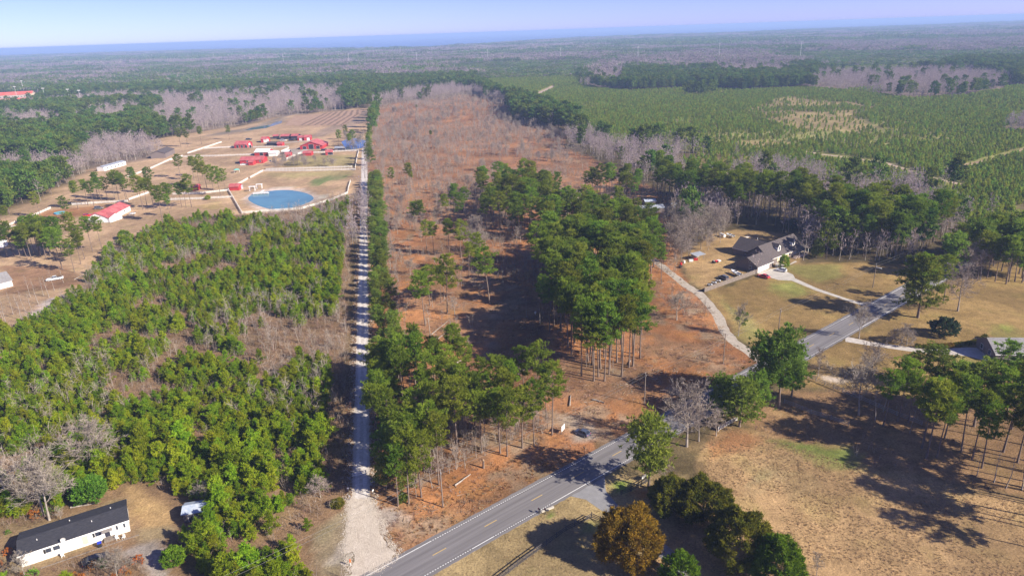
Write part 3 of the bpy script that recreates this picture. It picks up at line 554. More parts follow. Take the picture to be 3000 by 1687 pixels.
PINES = [pine(100+i, 20.0, b, rm, 27, 24, 8, 0.55, 0.17, MT['needle'], 0.23) for i, (b, rm) in enumerate(((0.56, 3.0), (0.50, 3.3), (0.62, 2.7), (0.54, 2.9), (0.46, 3.3), (0.60, 2.5)))]
MIDS = [pine(130+i, 12.0, b, rm, 31, 22, 8, 0.5, 0.17, MT['needle_mid'], 0.16) for i, (b, rm) in enumerate(((0.24, 2.6), (0.34, 2.9), (0.20, 2.3), (0.30, 2.6)))]
YOUNG = [pine(150+i, 5.0, 0.06, rm, 22, 17, 8, 0.38, 0.13, MT['needle_young'], 0.06, True, jit=0.24) for i, rm in enumerate((1.55, 1.8, 1.4, 1.7, 2.0))]
BARES = [bare(170+i, 12.0, sp, MT['twig'], lv, 0.19, tw=0.075) for i, (sp, lv) in enumerate(((6.8, (14, 9, 9, 5)), (5.8, (14, 9, 8, 5)), (4.4, (12, 9, 7, 4))))]
SLIM = [bare(180+i, 10.0, 1.7, MT['twig'], (8, 3, 4, 2), 0.085, 0.45, 0.035, upright=1.5) for i in range(3)]

def put_tree(name, kindset, i, loc, h, base_h, rz, label, cat, group, crown='crown', lean=None):
    t, c = kindset[i % len(kindset)]; o = empty(name, loc, rz, label, cat, group); s = h/base_h
    rr = random.Random(int(loc[0]*131+loc[1]*17)); sx = s*rr.uniform(0.84, 1.22)
    o.scale = (sx, sx*rr.uniform(0.9, 1.1), s)
    if lean: o.rotation_euler = (lean[0], lean[1], rz)
    else: o.rotation_euler = (rr.gauss(0, 0.03), rr.gauss(0, 0.03), rz)
    a = link_mesh('trunk', t, o); b = link_mesh(crown, c, o); return o

def sample(P, n, dmin, seed, taken=None):
    rng = np.random.default_rng(seed); out = [] if taken is None else taken; new = []
    lo = P.min(0); hi = P.max(0); tries = 0
    while len(new) < n and tries < n*60:
        tries += 1; q = lo + (hi-lo)*rng.random(2)
        if not inside(P, q[:1], q[1:])[0]: continue
        if any((q[0]-a[0])**2+(q[1]-a[1])**2 < dmin*dmin for a in out): continue
        out.append(q); new.append(q)
    return new

tall = []   # (x, y, height, label, group)
def explicit(c, pts, label, group, dst=None):
    for x, y, h in pts:
        q = at(c, x, y); (tall if dst is None else dst).append((q.x, q.y, h, label, group))
def cluster(P, n, dmin, hlo, hhi, seed, label, group, taken=None, dst=None):
    rr = random.Random(seed)
    for q in sample(P, n, dmin, seed, taken): (tall if dst is None else dst).append((q[0], q[1], rr.uniform(hlo*0.86, hhi*1.04), label, group))
g1 = 'tall pine in the grove between the gravel road and the highway'
explicit('C', [(425,925,15),(505,908,18),(600,858,17),(730,765,17),(1190,528,16),(1243,553,18),(1355,490,16),(1445,468,17),(1578,390,19)], 'tall pine in the front row of the roadside grove facing the highway', 'front row pines of the grove')
cluster(polym([('C',240,790),('C',420,860),('C',620,760),('C',1000,540),('C',1250,470),('C',1540,330),('C',1540,190),('C',1250,80),('C',900,20),('C',600,-40),('C',260,-60)]), 46, 3.3, 14, 18.5, 11, g1, 'pines of the roadside grove')
g3 = 'tall pine with long bare stem scattered in the rust coloured clearing'
explicit('M', [(605,310,16),(818,500,17),(905,500,17),(645,440,14),(700,478,15),(965,660,15),(1030,625,17),(1120,850,21),(635,1015,19),(800,920,22),(752,840,14),(795,222,14),(668,862,15),(560,300,15),(900,260,17),(850,200,18),(930,180,15)], g3, 'pines scattered in the clearing')
explicit('A2', [(390,1415,13),(520,1435,17),(540,1400,9),(680,1060,9),(570,840,8)], g3, 'pines scattered in the clearing')
g4 = 'slender pine packed in the big stand beside the curving lane'
explicit('M', [(1712,1170,22),(1735,1235,22),(1812,1395,24),(1862,1285,23),(1940,1400,22),(1985,1432,23),(2025,1340,22),(2080,1290,21),(2115,1398,24),(2170,1330,22),(2200,1320,23),(2255,1262,23),(2265,1080,21),(2340,725,20),(2235,640,19),(2415,700,16),(1905,1432,19),(1660,1060,22),(1545,790,22)], 'slender pine with long bare stem at the open front of the big stand', 'front pines of the big stand')
cluster(poly('M', [(1500,1010),(1700,1150),(1800,1330),(1990,1390),(2110,1360),(2240,1220),(2270,1050),(2300,800),(2300,640),(2400,560),(2200,480),(1900,470),(1600,490),(1480,620),(1530,800)]), 120, 3.2, 18, 23.5, 13, g4, 'pines of the big stand')
g5 = 'dark pine in the dense wood behind the big stand'
cluster(poly('M', [(1060,270),(1300,350),(1560,420),(1900,440),(2200,460),(2400,440),(2200,300),(1900,270),(1500,210),(1100,150)]), 66, 4.5, 17, 22, 14, g5, 'pines behind the big stand')
cluster(poly('M', [(1040,130),(1400,190),(1600,150),(1640,60),(1400,10),(1050,20)]), 34, 4.5, 15, 20, 15, g5, 'pines behind the big stand')
cluster(poly('M', [(1850,60),(2100,80),(2200,130),(2250,60),(2100,20),(1850,-10)]), 14, 4.5, 15, 20, 19, g5, 'pines behind the big stand')
g6 = 'tall pine in the belt of pines behind the house with the dormers'
cluster(poly('Q', [(-250,20),(20,130),(200,110),(420,240),(640,205),(930,290),(1020,400),(1250,480),(1600,535),(1720,475),(1960,395),(2000,300),(1600,300),(1200,250),(900,170),(500,90),(60,20),(-200,-30)]), 150, 4.0, 17, 23, 16, g6, 'pines of the belt behind the house')
g7 = 'tall dark pine standing along the right side of the highway'
explicit('R', [(1160,1350,15),(1570,1250,19),(1690,1400,18),(1880,1380,17),(2030,1449,17),(2290,1449,15),(2400,1449,18),(2100,800,14),(2480,1300,19),(2250,1000,18),(1900,1000,16),(2500,900,17),(2560,1440,19),(1300,1150,17),(1450,1000,16),(1750,1150,19),(2150,1250,19),(2350,1150,19),(1050,1250,15),(2000,1150,20),(2450,1050,19)], g7, 'pines along the far highway')
explicit('Q', [(1770,950,22),(1965,848,17),(2300,640,15),(2440,700,18),(2560,690,18),(2590,560,17),(2700,640,18)], g7, 'pines along the far highway')
g8 = 'tall dark pine at the wooded edge of the dry grass field'
explicit('D', [(1610,290,17),(1690,300,13),(1790,490,18),(1822,570,19),(2085,520,18),(2165,580,17),(2462,350,18),(2505,600,19),(2240,300,16),(2350,120,16),(2580,200,18),(1990,240,14),(2420,260,15),(2620,480,20),(2700,330,18)], g8, 'pines at the edge of the field')
explicit('D', [(2620,800,20),(2690,900,21),(2800,960,20),(2880,1060,21),(2990,1150,20),(2760,780,21),(2900,880,20),(3050,1000,21),(3150,1220,20),(2640,690,19),(2740,620,20),(2850,720,20),(3100,1350,20),(1960,420,17),(2330,420,18),(2400,520,17),(2240,640,16),(1500,330,15),(1900,560,16)], g8, 'pines at the edge of the field')
explicit('K', [(610,1440,10)], g8, 'pines at the edge of the field')
g9 = 'leaning old pine among the farm fences and buildings'
explicit('G', [(150,990,17),(300,940,16),(390,940,15),(510,900,16),(770,870,19),(880,880,18),(900,870,17),(1130,1000,20),(1190,950,17),(1300,990,18),(1430,1190,20),(1500,1000,16),(1555,990,15),(1720,970,15),(1780,970,16),(1865,970,20),(1545,1110,13),(2300,790,19),(2200,740,18),(2380,720,15),(2100,700,18),(1990,660,18),(1900,560,17),(2030,500,16),(1700,520,17),(1250,760,17),(1050,780,18),(600,860,15),(450,840,17),(700,820,16)], g9, 'pines among the farm fences')
explicit('Y', [(170,660,13),(720,460,15),(1215,510,14),(1110,1385,19),(1640,1070,17),(1815,1065,17),(130,1170,15),(1430,1290,15),(1320,1440,15),(60,640,14),(1500,1200,16)], g9, 'pines among the farm fences')
cluster(poly('Y', [(220,1150),(600,1260),(1000,1260),(1300,1150),(1350,1000),(700,980),(280,1040)]), 20, 4.0, 13, 18, 17, g9, 'pines among the farm fences')
explicit('W', [(130,560,17),(220,560,16),(390,530,17),(740,470,14),(2510,320,17),(2520,560,18),(2120,560,15),(2220,470,14),(2300,560,15),(2260,600,14)], g9, 'pines among the farm fences')
far_pines = [t for t in sorted(tall, key=lambda t: -(t[2]/math.hypot(t[0], t[1], CAM_H-8)))]
near_pines = far_pines[:300]; far_pines = far_pines[300:]
rr = random.Random(5)
for k, (x, y, h, lab, grp) in enumerate(near_pines):
    ln = (rr.gauss(0, 0.05), rr.gauss(0, 0.05)) if 'leaning' in lab else None
    put_tree('pine_tree', PINES, rr.randrange(6), (x, y, 0), h, 20.0, rr.random()*6.28, lab, 'pine tree', grp, lean=ln)
# broad, low-branched pines that stand alone
def lone_pine(c, x, y, h, i, label, wide=1.0):
    q = at(c, x, y); o = put_tree('pine_tree', MIDS, i, q, h, 12.0, i*1.3, label, 'pine tree', None); o.scale.x *= wide; o.scale.y *= wide
lone_pine('D', 720, 190, 21, 1, 'big bushy pine standing beside the highway junction of the gravel lane', 1.2)
lone_pine('D', 620, 130, 17, 3, 'bushy pine leaning against the big one at the highway junction', 1.25)
lone_pine('D', 815, 110, 15, 2, 'smaller pine close behind the big bushy pine by the highway', 1.2)
lone_pine('C', 2300, 790, 17, 3, 'round topped pine beside the mouth of the side drive', 1.3)
lone_pine('D', 425, 330, 12.5, 0, 'short full pine beside the white board fence at the field corner', 1.35)
lone_pine('D', 300, 250, 11, 2, 'low full pine between the silver leafless tree and the fence corner', 1.35)
lone_pine('D', 560, 260, 12, 1, 'dark full pine right of the white board fence corner', 1.3)
for k_, (c_, x_, y_, h_, l_) in enumerate((('Q',1775,955,21,'broad pine overhanging the bend of the highway past the house drive'), ('R',1200,1390,17,'full pine beyond the overhanging one at the highway bend'), ('R',1620,1270,20,'broad dark pine half hiding the far highway'), ('R',1950,1120,20,'broad dark pine right beside the far highway edge'), ('R',2300,1300,20,'full dark pine above the far side lane'), ('R',2470,1020,19,'broad pine at the far end of the visible highway'), ('R',2540,1380,19,'full pine standing over the sunny strip beyond the highway'))):
    lone_pine(c_, x_, y_, h_, k_, l_, 1.15)
lone_pine('D', 2180, 330, 16, 1, 'heavy low branched pine shading the wooded field edge', 1.2)
lone_pine('D', 2040, 240, 14, 0, 'broad dark pine in front of the grey house roof', 1.25)
lone_pine('K', 1050, 1480, 12, 3, 'round pine below the curved gravel drive', 1.2)
lone_pine('Y', 900, 1150, 13, 1, 'broad bright pine near the white pickup', 1.35)
lone_pine('Y', 420, 1120, 10, 3, 'low wide pine by the farm lawn', 1.4)
# the row of pines along the gravel road
row = []; rr = random.Random(9)
y = 124.0
while y < 455:
    row.append((gx(y)+rr.uniform(4.8, 6.4), y, rr.uniform(7.0, 10.5))); 
    if rr.random() < 0.9: row.append((gx(y)+rr.uniform(7.8, 10.8), y+rr.uniform(-2, 2), rr.uniform(7, 11)))
    y += rr.uniform(6.0, 9.0)
for x, y, h in row: put_tree('roadside_pine', MIDS, rr.randrange(4), (x, y, 0), h, 12.0, rr.random()*6.28, 'green pine in the long row beside the gravel road', 'pine tree', 'pines in the row beside the gravel road')
for y in (520, 548, 590, 610): put_tree('roadside_pine', MIDS, int(y) % 4, (gx(y)+4, y, 0), 13, 12.0, y, 'green pine in the long row beside the gravel road', 'pine tree', 'pines in the row beside the gravel road')

# ------------------------------------------------------------ scattered growth nobody could count
src_col = {}
def sources(key, meshes):
    c = bpy.data.collections.new('source_'+key)
    for i, me in enumerate(meshes): c.objects.link(bpy.data.objects.new('%s_%02d' % (key, i), me))
    return c
def scatter(name, label, cat, coll, nvar, x, y, s, seed, z=0.0, sz=None):
    n = len(x); rng = np.random.default_rng(seed); me = bpy.data.meshes.new(name); me.vertices.add(n)
    co = np.stack([x, y, np.full(n, z) if np.isscalar(z) else z], 1).astype(np.float32); me.vertices.foreach_set('co', co.ravel())
    sz = np.ones(n) if sz is None else sz
    a = me.attributes.new('rot', 'FLOAT_VECTOR', 'POINT'); r = np.zeros((n, 3), np.float32); r[:, 2] = rng.random(n)*6.283; r[:, :2] = rng.normal(size=(n, 2))*0.03; a.data.foreach_set('vector', r.ravel())
    a = me.attributes.new('size', 'FLOAT_VECTOR', 'POINT'); a.data.foreach_set('vector', np.stack([s, s, s*sz], 1).astype(np.float32).ravel())
    a = me.attributes.new('pick', 'INT', 'POINT'); a.data.foreach_set('value', rng.integers(0, nvar, n).astype(np.int32))
    me.update(); o = link_mesh(name, me); tag(o, label, cat, kind='stuff')
    ng = bpy.data.node_groups.new(name, 'GeometryNodeTree'); ng.interface.new_socket('Geometry', in_out='INPUT', socket_type='NodeSocketGeometry'); ng.interface.new_socket('Geometry', in_out='OUTPUT', socket_type='NodeSocketGeometry')
    gi = ng.nodes.new('NodeGroupInput'); go = ng.nodes.new('NodeGroupOutput'); ip = ng.nodes.new('GeometryNodeInstanceOnPoints'); ci = ng.nodes.new('GeometryNodeCollectionInfo')
    ci.inputs['Collection'].default_value = coll; ci.inputs['Separate Children'].default_value = True; ci.inputs['Reset Children'].default_value = True
    ip.inputs['Pick Instance'].default_value = True
    def na(nm, ty): q = ng.nodes.new('GeometryNodeInputNamedAttribute'); q.data_type = ty; q.inputs['Name'].default_value = nm; return q.outputs[0]
    ng.links.new(gi.outputs[0], ip.inputs['Points']); ng.links.new(ci.outputs[0], ip.inputs['Instance']); ng.links.new(na('rot', 'FLOAT_VECTOR'), ip.inputs['Rotation'])
    ng.links.new(na('size', 'FLOAT_VECTOR'), ip.inputs['Scale']); ng.links.new(na('pick', 'INT'), ip.inputs['Instance Index']); ng.links.new(ip.outputs[0], go.inputs[0])
    md = o.modifiers.new('scatter', 'NODES'); md.node_group = ng
    return o
def joined(pairs, name):
    """stem and crown as one mesh with two materials, for growth that is only scattered"""
    out = []
    for t, c in pairs:
        me = bpy.data.meshes.new(name); nv = len(t.vertices); a = np.empty(nv*3, np.float32); t.vertices.foreach_get('co', a); b = np.empty(len(c.vertices)*3, np.float32); c.vertices.foreach_get('co', b)
        tf = []
        for p in t.polygons:
            v = list(p.vertices); tf += [(v[0], v[i], v[i+1]) for i in range(1, len(v)-1)]
        f = np.concatenate([np.array(tf, np.int32).reshape(-1, 3), np.arange(len(c.vertices), dtype=np.int32).reshape(-1, 3)+nv])
        tint = np.zeros(len(f), np.float32); q = np.empty(len(c.polygons), np.float32); c.attributes['tint'].data.foreach_get('value', q); tint[len(tf):] = q
        me = tri_mesh(name, np.concatenate([a, b]), f, t.materials[0], tint); me.materials.append(c.materials[0])
        me.polygons.foreach_set('material_index', np.r_[np.zeros(len(tf), np.int32), np.ones(len(c.polygons), np.int32)]); out.append(me)
    return out
def rpts(P, n, seed):
    rng = np.random.default_rng(seed); lo = P.min(0); hi = P.max(0); q = lo+(hi-lo)*rng.random((n, 2)); k = inside(P, q[:, 0], q[:, 1]); return q[k, 0], q[k, 1]
def area(P): x, y = P[:, 0], P[:, 1]; return abs(np.dot(x, np.roll(y, 1))-np.dot(y, np.roll(x, 1)))/2
def dens(P, per, seed):
    lo = P.min(0); hi = P.max(0); return rpts(P, int((hi-lo).prod()/per), seed)
def clear_of(x, y, polys): 
    k = np.ones(len(x), bool)
    for P in polys: k &= ~inside(P, x, y)
    return k
C_PINE = sources('pine', joined(PINES, 'pine_growth')); C_YOUNG = sources('young', joined(YOUNG, 'young_growth'))
C_BARE = sources('bare', joined(BARES+SLIM, 'bare_growth'))
C_SLIM = sources('slim', joined(SLIM, 'slim_growth'))
C_BRUSH = sources('brush', [brush(200+i, 2.4, 9, 1.8, MT['twig_brown']) for i in range(3)] + [brush(210+i, 3.4, 5, 1.2, MT['twig']) for i in range(2)])
C_SAPL = sources('sapling', [brush(220+i, 5.0, 4, 1.3, MT['twig'], 0.06, sub=14) for i in range(4)])
C_LOWB = sources('lowbrush', [brush(230+i, 0.9, 14, 1.4, MT['twig_brown'], 0.04, sub=3) for i in range(3)])
if far_pines:
    fp = np.array([(t[0], t[1], t[2]) for t in far_pines])
    scatter('pine_wood', 'farther pines of the belts and woods beyond the house and stand', 'pine wood', C_PINE, 6, fp[:, 0], fp[:, 1], fp[:, 2]/20.0, 3)
# thicket of young pines left of the gravel road
hole = [poly('B', [(-300,1010),(420,1010),(500,880),(760,820),(940,760),(1120,760),(1360,860),(1600,900),(1570,1060),(1520,1150),(1390,1180),(1450,1300),(1520,1449),(1600,1600),(-300,1600)]), poly('M', [(-330,560),(60,480),(60,1150),(-170,1150),(-330,940)])]
x, y = dens(thicket, 1.6, 21); rng = np.random.default_rng(22)
nz = 0.32*fbm(x, y, 34, 31)+0.68*fbm(x, y, 9, 35); dl = gx(y)-x
gap = inside(poly('L', [(1600,960),(2100,900),(2400,960),(2576,900),(2576,1443),(2300,1443),(2000,1300),(1680,1150)]), x, y) | inside(poly('L', [(1750,400),(2200,330),(2300,450),(1950,520),(1800,560)]), x, y)
keep = (nz > np.where(gap, 0.55, np.where(y > 260, 0.485, 0.43))) & clear_of(x, y, hole[:1]) & (dl > 9) & (rng.random(len(x)) < 0.74)
keep &= clear_of(x, y, [poly('F', [(100,1380),(290,1438),(1300,1368),(1840,1205),(2090,1098),(2330,1150),(2330,1260),(2000,1330),(1300,1540),(300,1600),(100,1560)]), poly('T', [(-500,1449),(240,1449),(240,560),(-100,560),(-200,800),(-500,1000)])])
yx, yy = x[keep], y[keep]; ys = (0.42+0.48*rng.random(len(yx))+0.55*(rng.random(len(yx)) > 0.93))*(0.80+0.5*fbm(yx, yy, 40, 8)); ys *= np.where(yy < 150, 1.10, 0.88)
order = np.argsort(-(ys/np.hypot(yx, yy)))
inview = [i for i in order if abs(yx[i]) < 0.97*yy[i]+2 and yy[i] > 94]
pickd = inview[:300]; rest = np.setdiff1d(np.arange(len(yx)), pickd)
rr = random.Random(6)
for i in pickd: put_tree('young_pine', YOUNG, rr.randrange(5), (yx[i], yy[i], 0), 5*ys[i], 5.0, rr.random()*6.28, *(('bushy young pine crowding the yard of the mobile home', 'young pine', 'young pines round the mobile home') if math.hypot(yx[i]+76, yy[i]-114) < 26 else
            ('bushy young pine on the side of the thicket next to the gravel road', 'young pine', 'young pines beside the gravel road') if gx(yy[i])-yx[i] < 24 else ('bright green young pine deep inside the thicket left of the gravel road', 'young pine', 'young pines deep in the thicket')))
scatter('young_pine_thicket', 'dense thicket of bright green young pines left of the gravel road', 'thicket', C_YOUNG, 5, yx[rest], yy[rest], ys[rest], 4)
print('young pines', len(yx))
x, y = dens(thicket, 2.2, 23); rng = np.random.default_rng(24); nz = 0.32*fbm(x, y, 34, 31)+0.68*fbm(x, y, 9, 35); dl = gx(y)-x
k = clear_of(x, y, hole[:1]) & (dl > 2.6) & ((nz < 0.56) | (dl < 12)) & (rng.random(len(x)) < 0.8) & clear_of(x, y, [poly('T', [(-500,1449),(240,1449),(240,600),(-100,620),(-200,800),(-500,1000)])])
scatter('scrub_brush', 'brown leafless brush between the young pines', 'brush', C_BRUSH, 5, x[k], y[k], 0.55+0.7*rng.random(k.sum()), 5)
x, y = dens(thicket, 16, 25); rng = np.random.default_rng(26); nz = fbm(x, y, 30, 41); k = (nz > 0.52) & clear_of(x, y, hole[:1]) & (gx(y)-x > 4) & (y > 130)
scatter('bare_saplings', 'grey leafless saplings rising among the young pines', 'saplings', C_SAPL, 4, x[k], y[k], 0.8+0.7*rng.random(k.sum()), 6)
home_ring = poly('B', [(-200,980),(100,960),(420,960),(480,1000),(300,1060),(120,1130),(60,1300),(80,1440),(350,1420),(640,1330),(900,1290),(1060,1330),(1120,1449),(1120,1620),(-200,1620)])
x, y = dens(home_ring, 1.6, 281); rng = np.random.default_rng(282); k = fbm(x, y, 5, 283) > 0.42
scatter('yard_brush', 'tangled brown brush round the mobile home', 'brush', C_BRUSH, 5, x[k], y[k], 0.3+0.5*rng.random(k.sum()), 31)
C_ORANGE = sources('orangeleaf', [bush(640+i, 0.9, 0.7, 130, 0.3, 0.2, leaf_mat('orange_leaves_%d' % i, (0.30, 0.10, 0.02), (0.50, 0.20, 0.04), 0.1), 6) for i in range(1)] + [bush(643, 1.0, 0.8, 260, 0.3, 0.18, MT['broad'], 7)])
x, y = dens(home_ring, 14, 284); rng = np.random.default_rng(285)
scatter('yard_shrubs', 'small orange and green shrubs among the brush by the mobile home', 'shrubs', C_ORANGE, 2, x, y, 0.5+0.7*rng.random(len(x)), 32)
# clearcut: streaks of grey saplings and low brush
x, y = dens(cut, 7, 27); rng = np.random.default_rng(28)
band = vnoise((x+0.19*y), y, 9, 51)*0.5 + fbm(x, y, 50, 52)*0.6; far = y > 330
k = far & (band > 0.53) & (rng.random(len(x)) < 0.75) & (x-gx(y) > 6)
k |= (~far) & (y > 160) & (fbm(x, y, 22, 53) > 0.60) & (rng.random(len(x)) < 0.30) & (x-gx(y) > 12)
k |= (np.abs(x-gx(y)-12.5) < 2.0) & (y > 200)
k &= clear_of(x, y, [poly('M', [(1560,880),(1560,1443),(2576,1443),(2576,820),(2330,780)])])
scatter('clearcut_saplings', 'pale grey saplings standing in streaks across the clearcut', 'saplings', C_SAPL, 4, x[k], y[k], 0.45+0.75*rng.random(k.sum()), 7)
x, y = dens(cut, 130, 271); rng = np.random.default_rng(272); k = (y > 300) & (fbm(x, y, 45, 273) > 0.5) & (x-gx(y) > 8)
k |= inside(poly('A2', [(900,800),(1280,850),(1400,950),(1700,1020),(1650,1120),(1500,1170),(1250,1150),(1150,1000),(1000,900)]), x, y)
scatter('clearcut_bare_trees', 'grey leafless trees left standing along the clearcut', 'woods', C_BARE, 6, x[k], y[k], 0.45+0.35*rng.random(k.sum()), 71)
x, y = dens(cut, 3.0, 29); rng = np.random.default_rng(30)
k = (fbm(x, y, 14, 61) > 0.47) & (rng.random(len(x)) < 0.55) & (x-gx(y) > 5)
scatter('clearcut_brush', 'low brown brush and slash over the cleared ground', 'brush', C_LOWB, 3, x[k], y[k], 0.4+0.8*rng.random(k.sum()), 8)
under = polym([('C',560,830),('C',1000,560),('C',1250,490),('C',1600,380),('C',1640,250),('C',1300,100),('C',700,100),('C',300,300),('C',300,800)])
x, y = dens(under, 3.2, 33); rng = np.random.default_rng(34)
scatter('grove_understory', 'thin grey leafless saplings under the roadside grove', 'saplings', C_SAPL, 4, x, y, 0.55+0.5*rng.random(len(x)), 9)
x, y = dens(poly('M', [(1050,300),(1500,420),(1560,700),(1400,720),(1150,600),(1100,420)]), 6, 35); rng = np.random.default_rng(36)
scatter('stand_undergrowth', 'dark leafless undergrowth in the shade beside the big stand', 'undergrowth', C_BRUSH, 5, x, y, 0.9+0.6*rng.random(len(x)), 10)
x, y = dens(poly('M', [(1560,700),(2250,600),(2300,1050),(2100,1400),(1850,1350),(1600,1050)]), 14, 37); rng = np.random.default_rng(38)
scatter('stand_saplings', 'thin bare stems between the pines of the big stand', 'saplings', C_SLIM, 3, x, y, 0.5+0.4*rng.random(len(x)), 11)
x, y = dens(poly('Q', [(20,130),(420,250),(640,215),(930,300),(1010,420),(1250,500),(1620,550),(1740,500),(1990,400),(2100,330),(1600,310),(900,180),(60,30)]), 7, 39); rng = np.random.default_rng(40)
scatter('belt_undergrowth', 'brown leafless undergrowth below the pine belt behind the house', 'undergrowth', C_BRUSH, 5, x[::2], y[::2], (0.6+0.7*rng.random(len(x)))[::2], 12)
x, y = dens(rightwood, 9, 41); rng = np.random.default_rng(42); k = fbm(x, y, 12, 71) > 0.5
scatter('field_edge_brush', 'brown brush under the pines at the field edge', 'brush', C_BRUSH, 5, x[k], y[k], 0.35+0.5*rng.random(k.sum()), 13)
# dry grass tufts of the field
def tuft(seed, h, n, m):
    rng = np.random.default_rng(seed); c = rng.normal(size=(n, 3))*0.12; c[:, 2] = 0; d = unit(np.array([0, 0, 0.8])+rng.normal(size=(n, 3))*0.6); d[:, 2] = np.abs(d[:, 2])
    return leaf_mesh('grass_tuft', blades(c, d, h*(0.6+0.8*rng.random(n)), 0.10, rng), m, rng)
C_GRASS = sources('grass', [tuft(240+i, 0.45, 14, MT['dry']) for i in range(3)])
C_STRAW = sources('straw', [tuft(250+i, 0.4, 12, MT['dryrust']) for i in range(2)] + [tuft(252+i, 0.5, 12, MT['dry']) for i in range(1)])
x, y = dens(field, 0.32, 43); rng = np.random.default_rng(44); k = fbm(x, y, 5, 81) > 0.30+0.2*rng.random(len(x))
scatter('field_grass', 'dry tan grass tufts covering the field', 'grass', C_GRASS, 3, x[k], y[k], 0.3+0.45*rng.random(k.sum()), 14)
x, y = dens(frontverge, 0.9, 45); rng = np.random.default_rng(46); v = -UY*x+UX*y; k = (fbm(x, y, 3, 91) > 0.45) & (v > 96.6)
k &= clear_of(x, y, [poly('T', [(230,440),(440,440),(620,780),(800,1170),(380,1460),(200,1460)])])
scatter('verge_straw', 'dead straw and weeds along the highway verge', 'weeds', C_STRAW, 3, x[k], y[k], 0.5+0.9*rng.random(k.sum()), 15)
x, y = dens(bottomverge, 0.9, 47); rng = np.random.default_rng(48); v = -UY*x+UX*y; k = (fbm(x, y, 4, 95) > 0.5) & (v < 86.6) & clear_of(x, y, [poly('U', [(300,360),(880,20),(900,300),(1150,580),(1750,1060),(2350,1560),(2120,1640),(1700,1280),(880,620)])])
scatter('drive_grass', 'short dry grass beside the side drive', 'grass', C_GRASS, 3, x[k], y[k], 0.25+0.4*rng.random(k.sum()), 16)
# loose stones and grass fringe along the gravel
def stones(seed):
    rg = np.random.default_rng(seed); n = 9; c = rg.normal(size=(n, 3))*0.35; c[:, 2] = 0.0; v = []; f = []
    for i in range(n):
        r = 0.05+0.07*rg.random(); a = rg.random()*6; b = len(v); v += [c[i]+[r*math.cos(a+k*2.1), r*math.sin(a+k*2.1), 0] for k in range(3)]+[c[i]+[0, 0, r*0.9]]; f += [(b, b+1, b+3), (b+1, b+2, b+3), (b+2, b, b+3)]
    return tri_mesh('stones', np.array(v), np.array(f), MT['sand'])
C_STONE = sources('stone', [stones(800+i) for i in range(3)])
rng = np.random.default_rng(801); ya = 105+230*rng.random(5200)**1.6; sd = np.where(rng.random(5200) < 0.5, -1, 1); xa = gx(ya)+sd*(1.9+np.abs(rng.normal(size=5200))*0.6)
ax, ay = rpts(poly('T', [(180,480),(480,480),(640,780),(700,960),(860,1160),(560,1400),(120,1460),(120,1000),(200,800)]), 2600, 802)
scatter('loose_stones', 'pale loose stones spilling from the gravel road and apron', 'stones', C_STONE, 3, np.r_[xa, ax], np.r_[ya, ay], 0.6+0.8*rng.random(len(xa)+len(ax)), 33, z=0.02)
rng = np.random.default_rng(803); ya = 112+330*rng.random(9000)**1.3; sd = np.where(rng.random(9000) < 0.5, -1, 1); xa = gx(ya)+sd*(2.0+np.abs(rng.normal(size=9000))*0.9); k = ya > 121
scatter('lane_grass', 'dry grass fringe along the gravel road', 'grass', C_STRAW, 3, xa[k], ya[k], 0.35+0.6*rng.random(k.sum()), 34)
# ------------------------------------------------------------ distant forest
FARP = joined([pine(300+i, 16.0, 0.30, 3.6, 18, 6, 4, 1.5, 0.85, MT['needle_far'], 0.2, jit=0.7) for i in range(4)], 'far_pine')
FARPT = joined([pine(310+i, 5.0, 0.05, 1.5, 10, 5, 4, 0.9, 0.42, MT['needle_plant'], 0.05, True, jit=0.3) for i in range(4)], 'plantation_pine')
FARB = joined([bare(320+i, 13.0, 4.2, MT['twig_far'], (8, 3, 4, 2), 0.15, 0.3, 0.20, 'bark_grey') for i in range(4)], 'far_bare')
C_FARP = sources('farpine', FARP); C_FARPT = sources('plantpine', FARPT); C_FARB = sources('farbare', FARB)
opened = [poly('A1', [(-150,715),(330,700),(330,770),(200,800),(-150,810)]), cut, farm, thicket, houselawn, backyard, rightyard, rightwood, field, bottomverge, frontverge]
tracks = [poly('A3', [(900,1135),(1220,1172),(1550,1220),(1850,1318),(2130,1385),(2110,1425),(1700,1318),(1400,1240),(930,1170)]), poly('A2', [(1360,790),(1430,715),(1600,640),(1615,665),(1460,740),(1390,790)]), poly('A3', [(2900,1000),(2576,1115),(2150,1230),(2000,1290),(2010,1325),(2170,1262),(2900,1062)])]
HWAY = np.array([hw(-140, 80)[:2], hw(760, 80)[:2], hw(760, 103)[:2], hw(-140, 103)[:2]])
ROADC = np.array([(gx(100)-8, 100), (gx(700)-8, 700), (gx(700)+16, 700), (gx(100)+16, 100)])
OWN = [ROADC, poly('M', [(1040,0),(1500,-60),(2576,-60),(2576,900),(1500,900),(1050,420)]), poly('Q', [(-300,-60),(2050,250),(2000,600),(0,600)])]
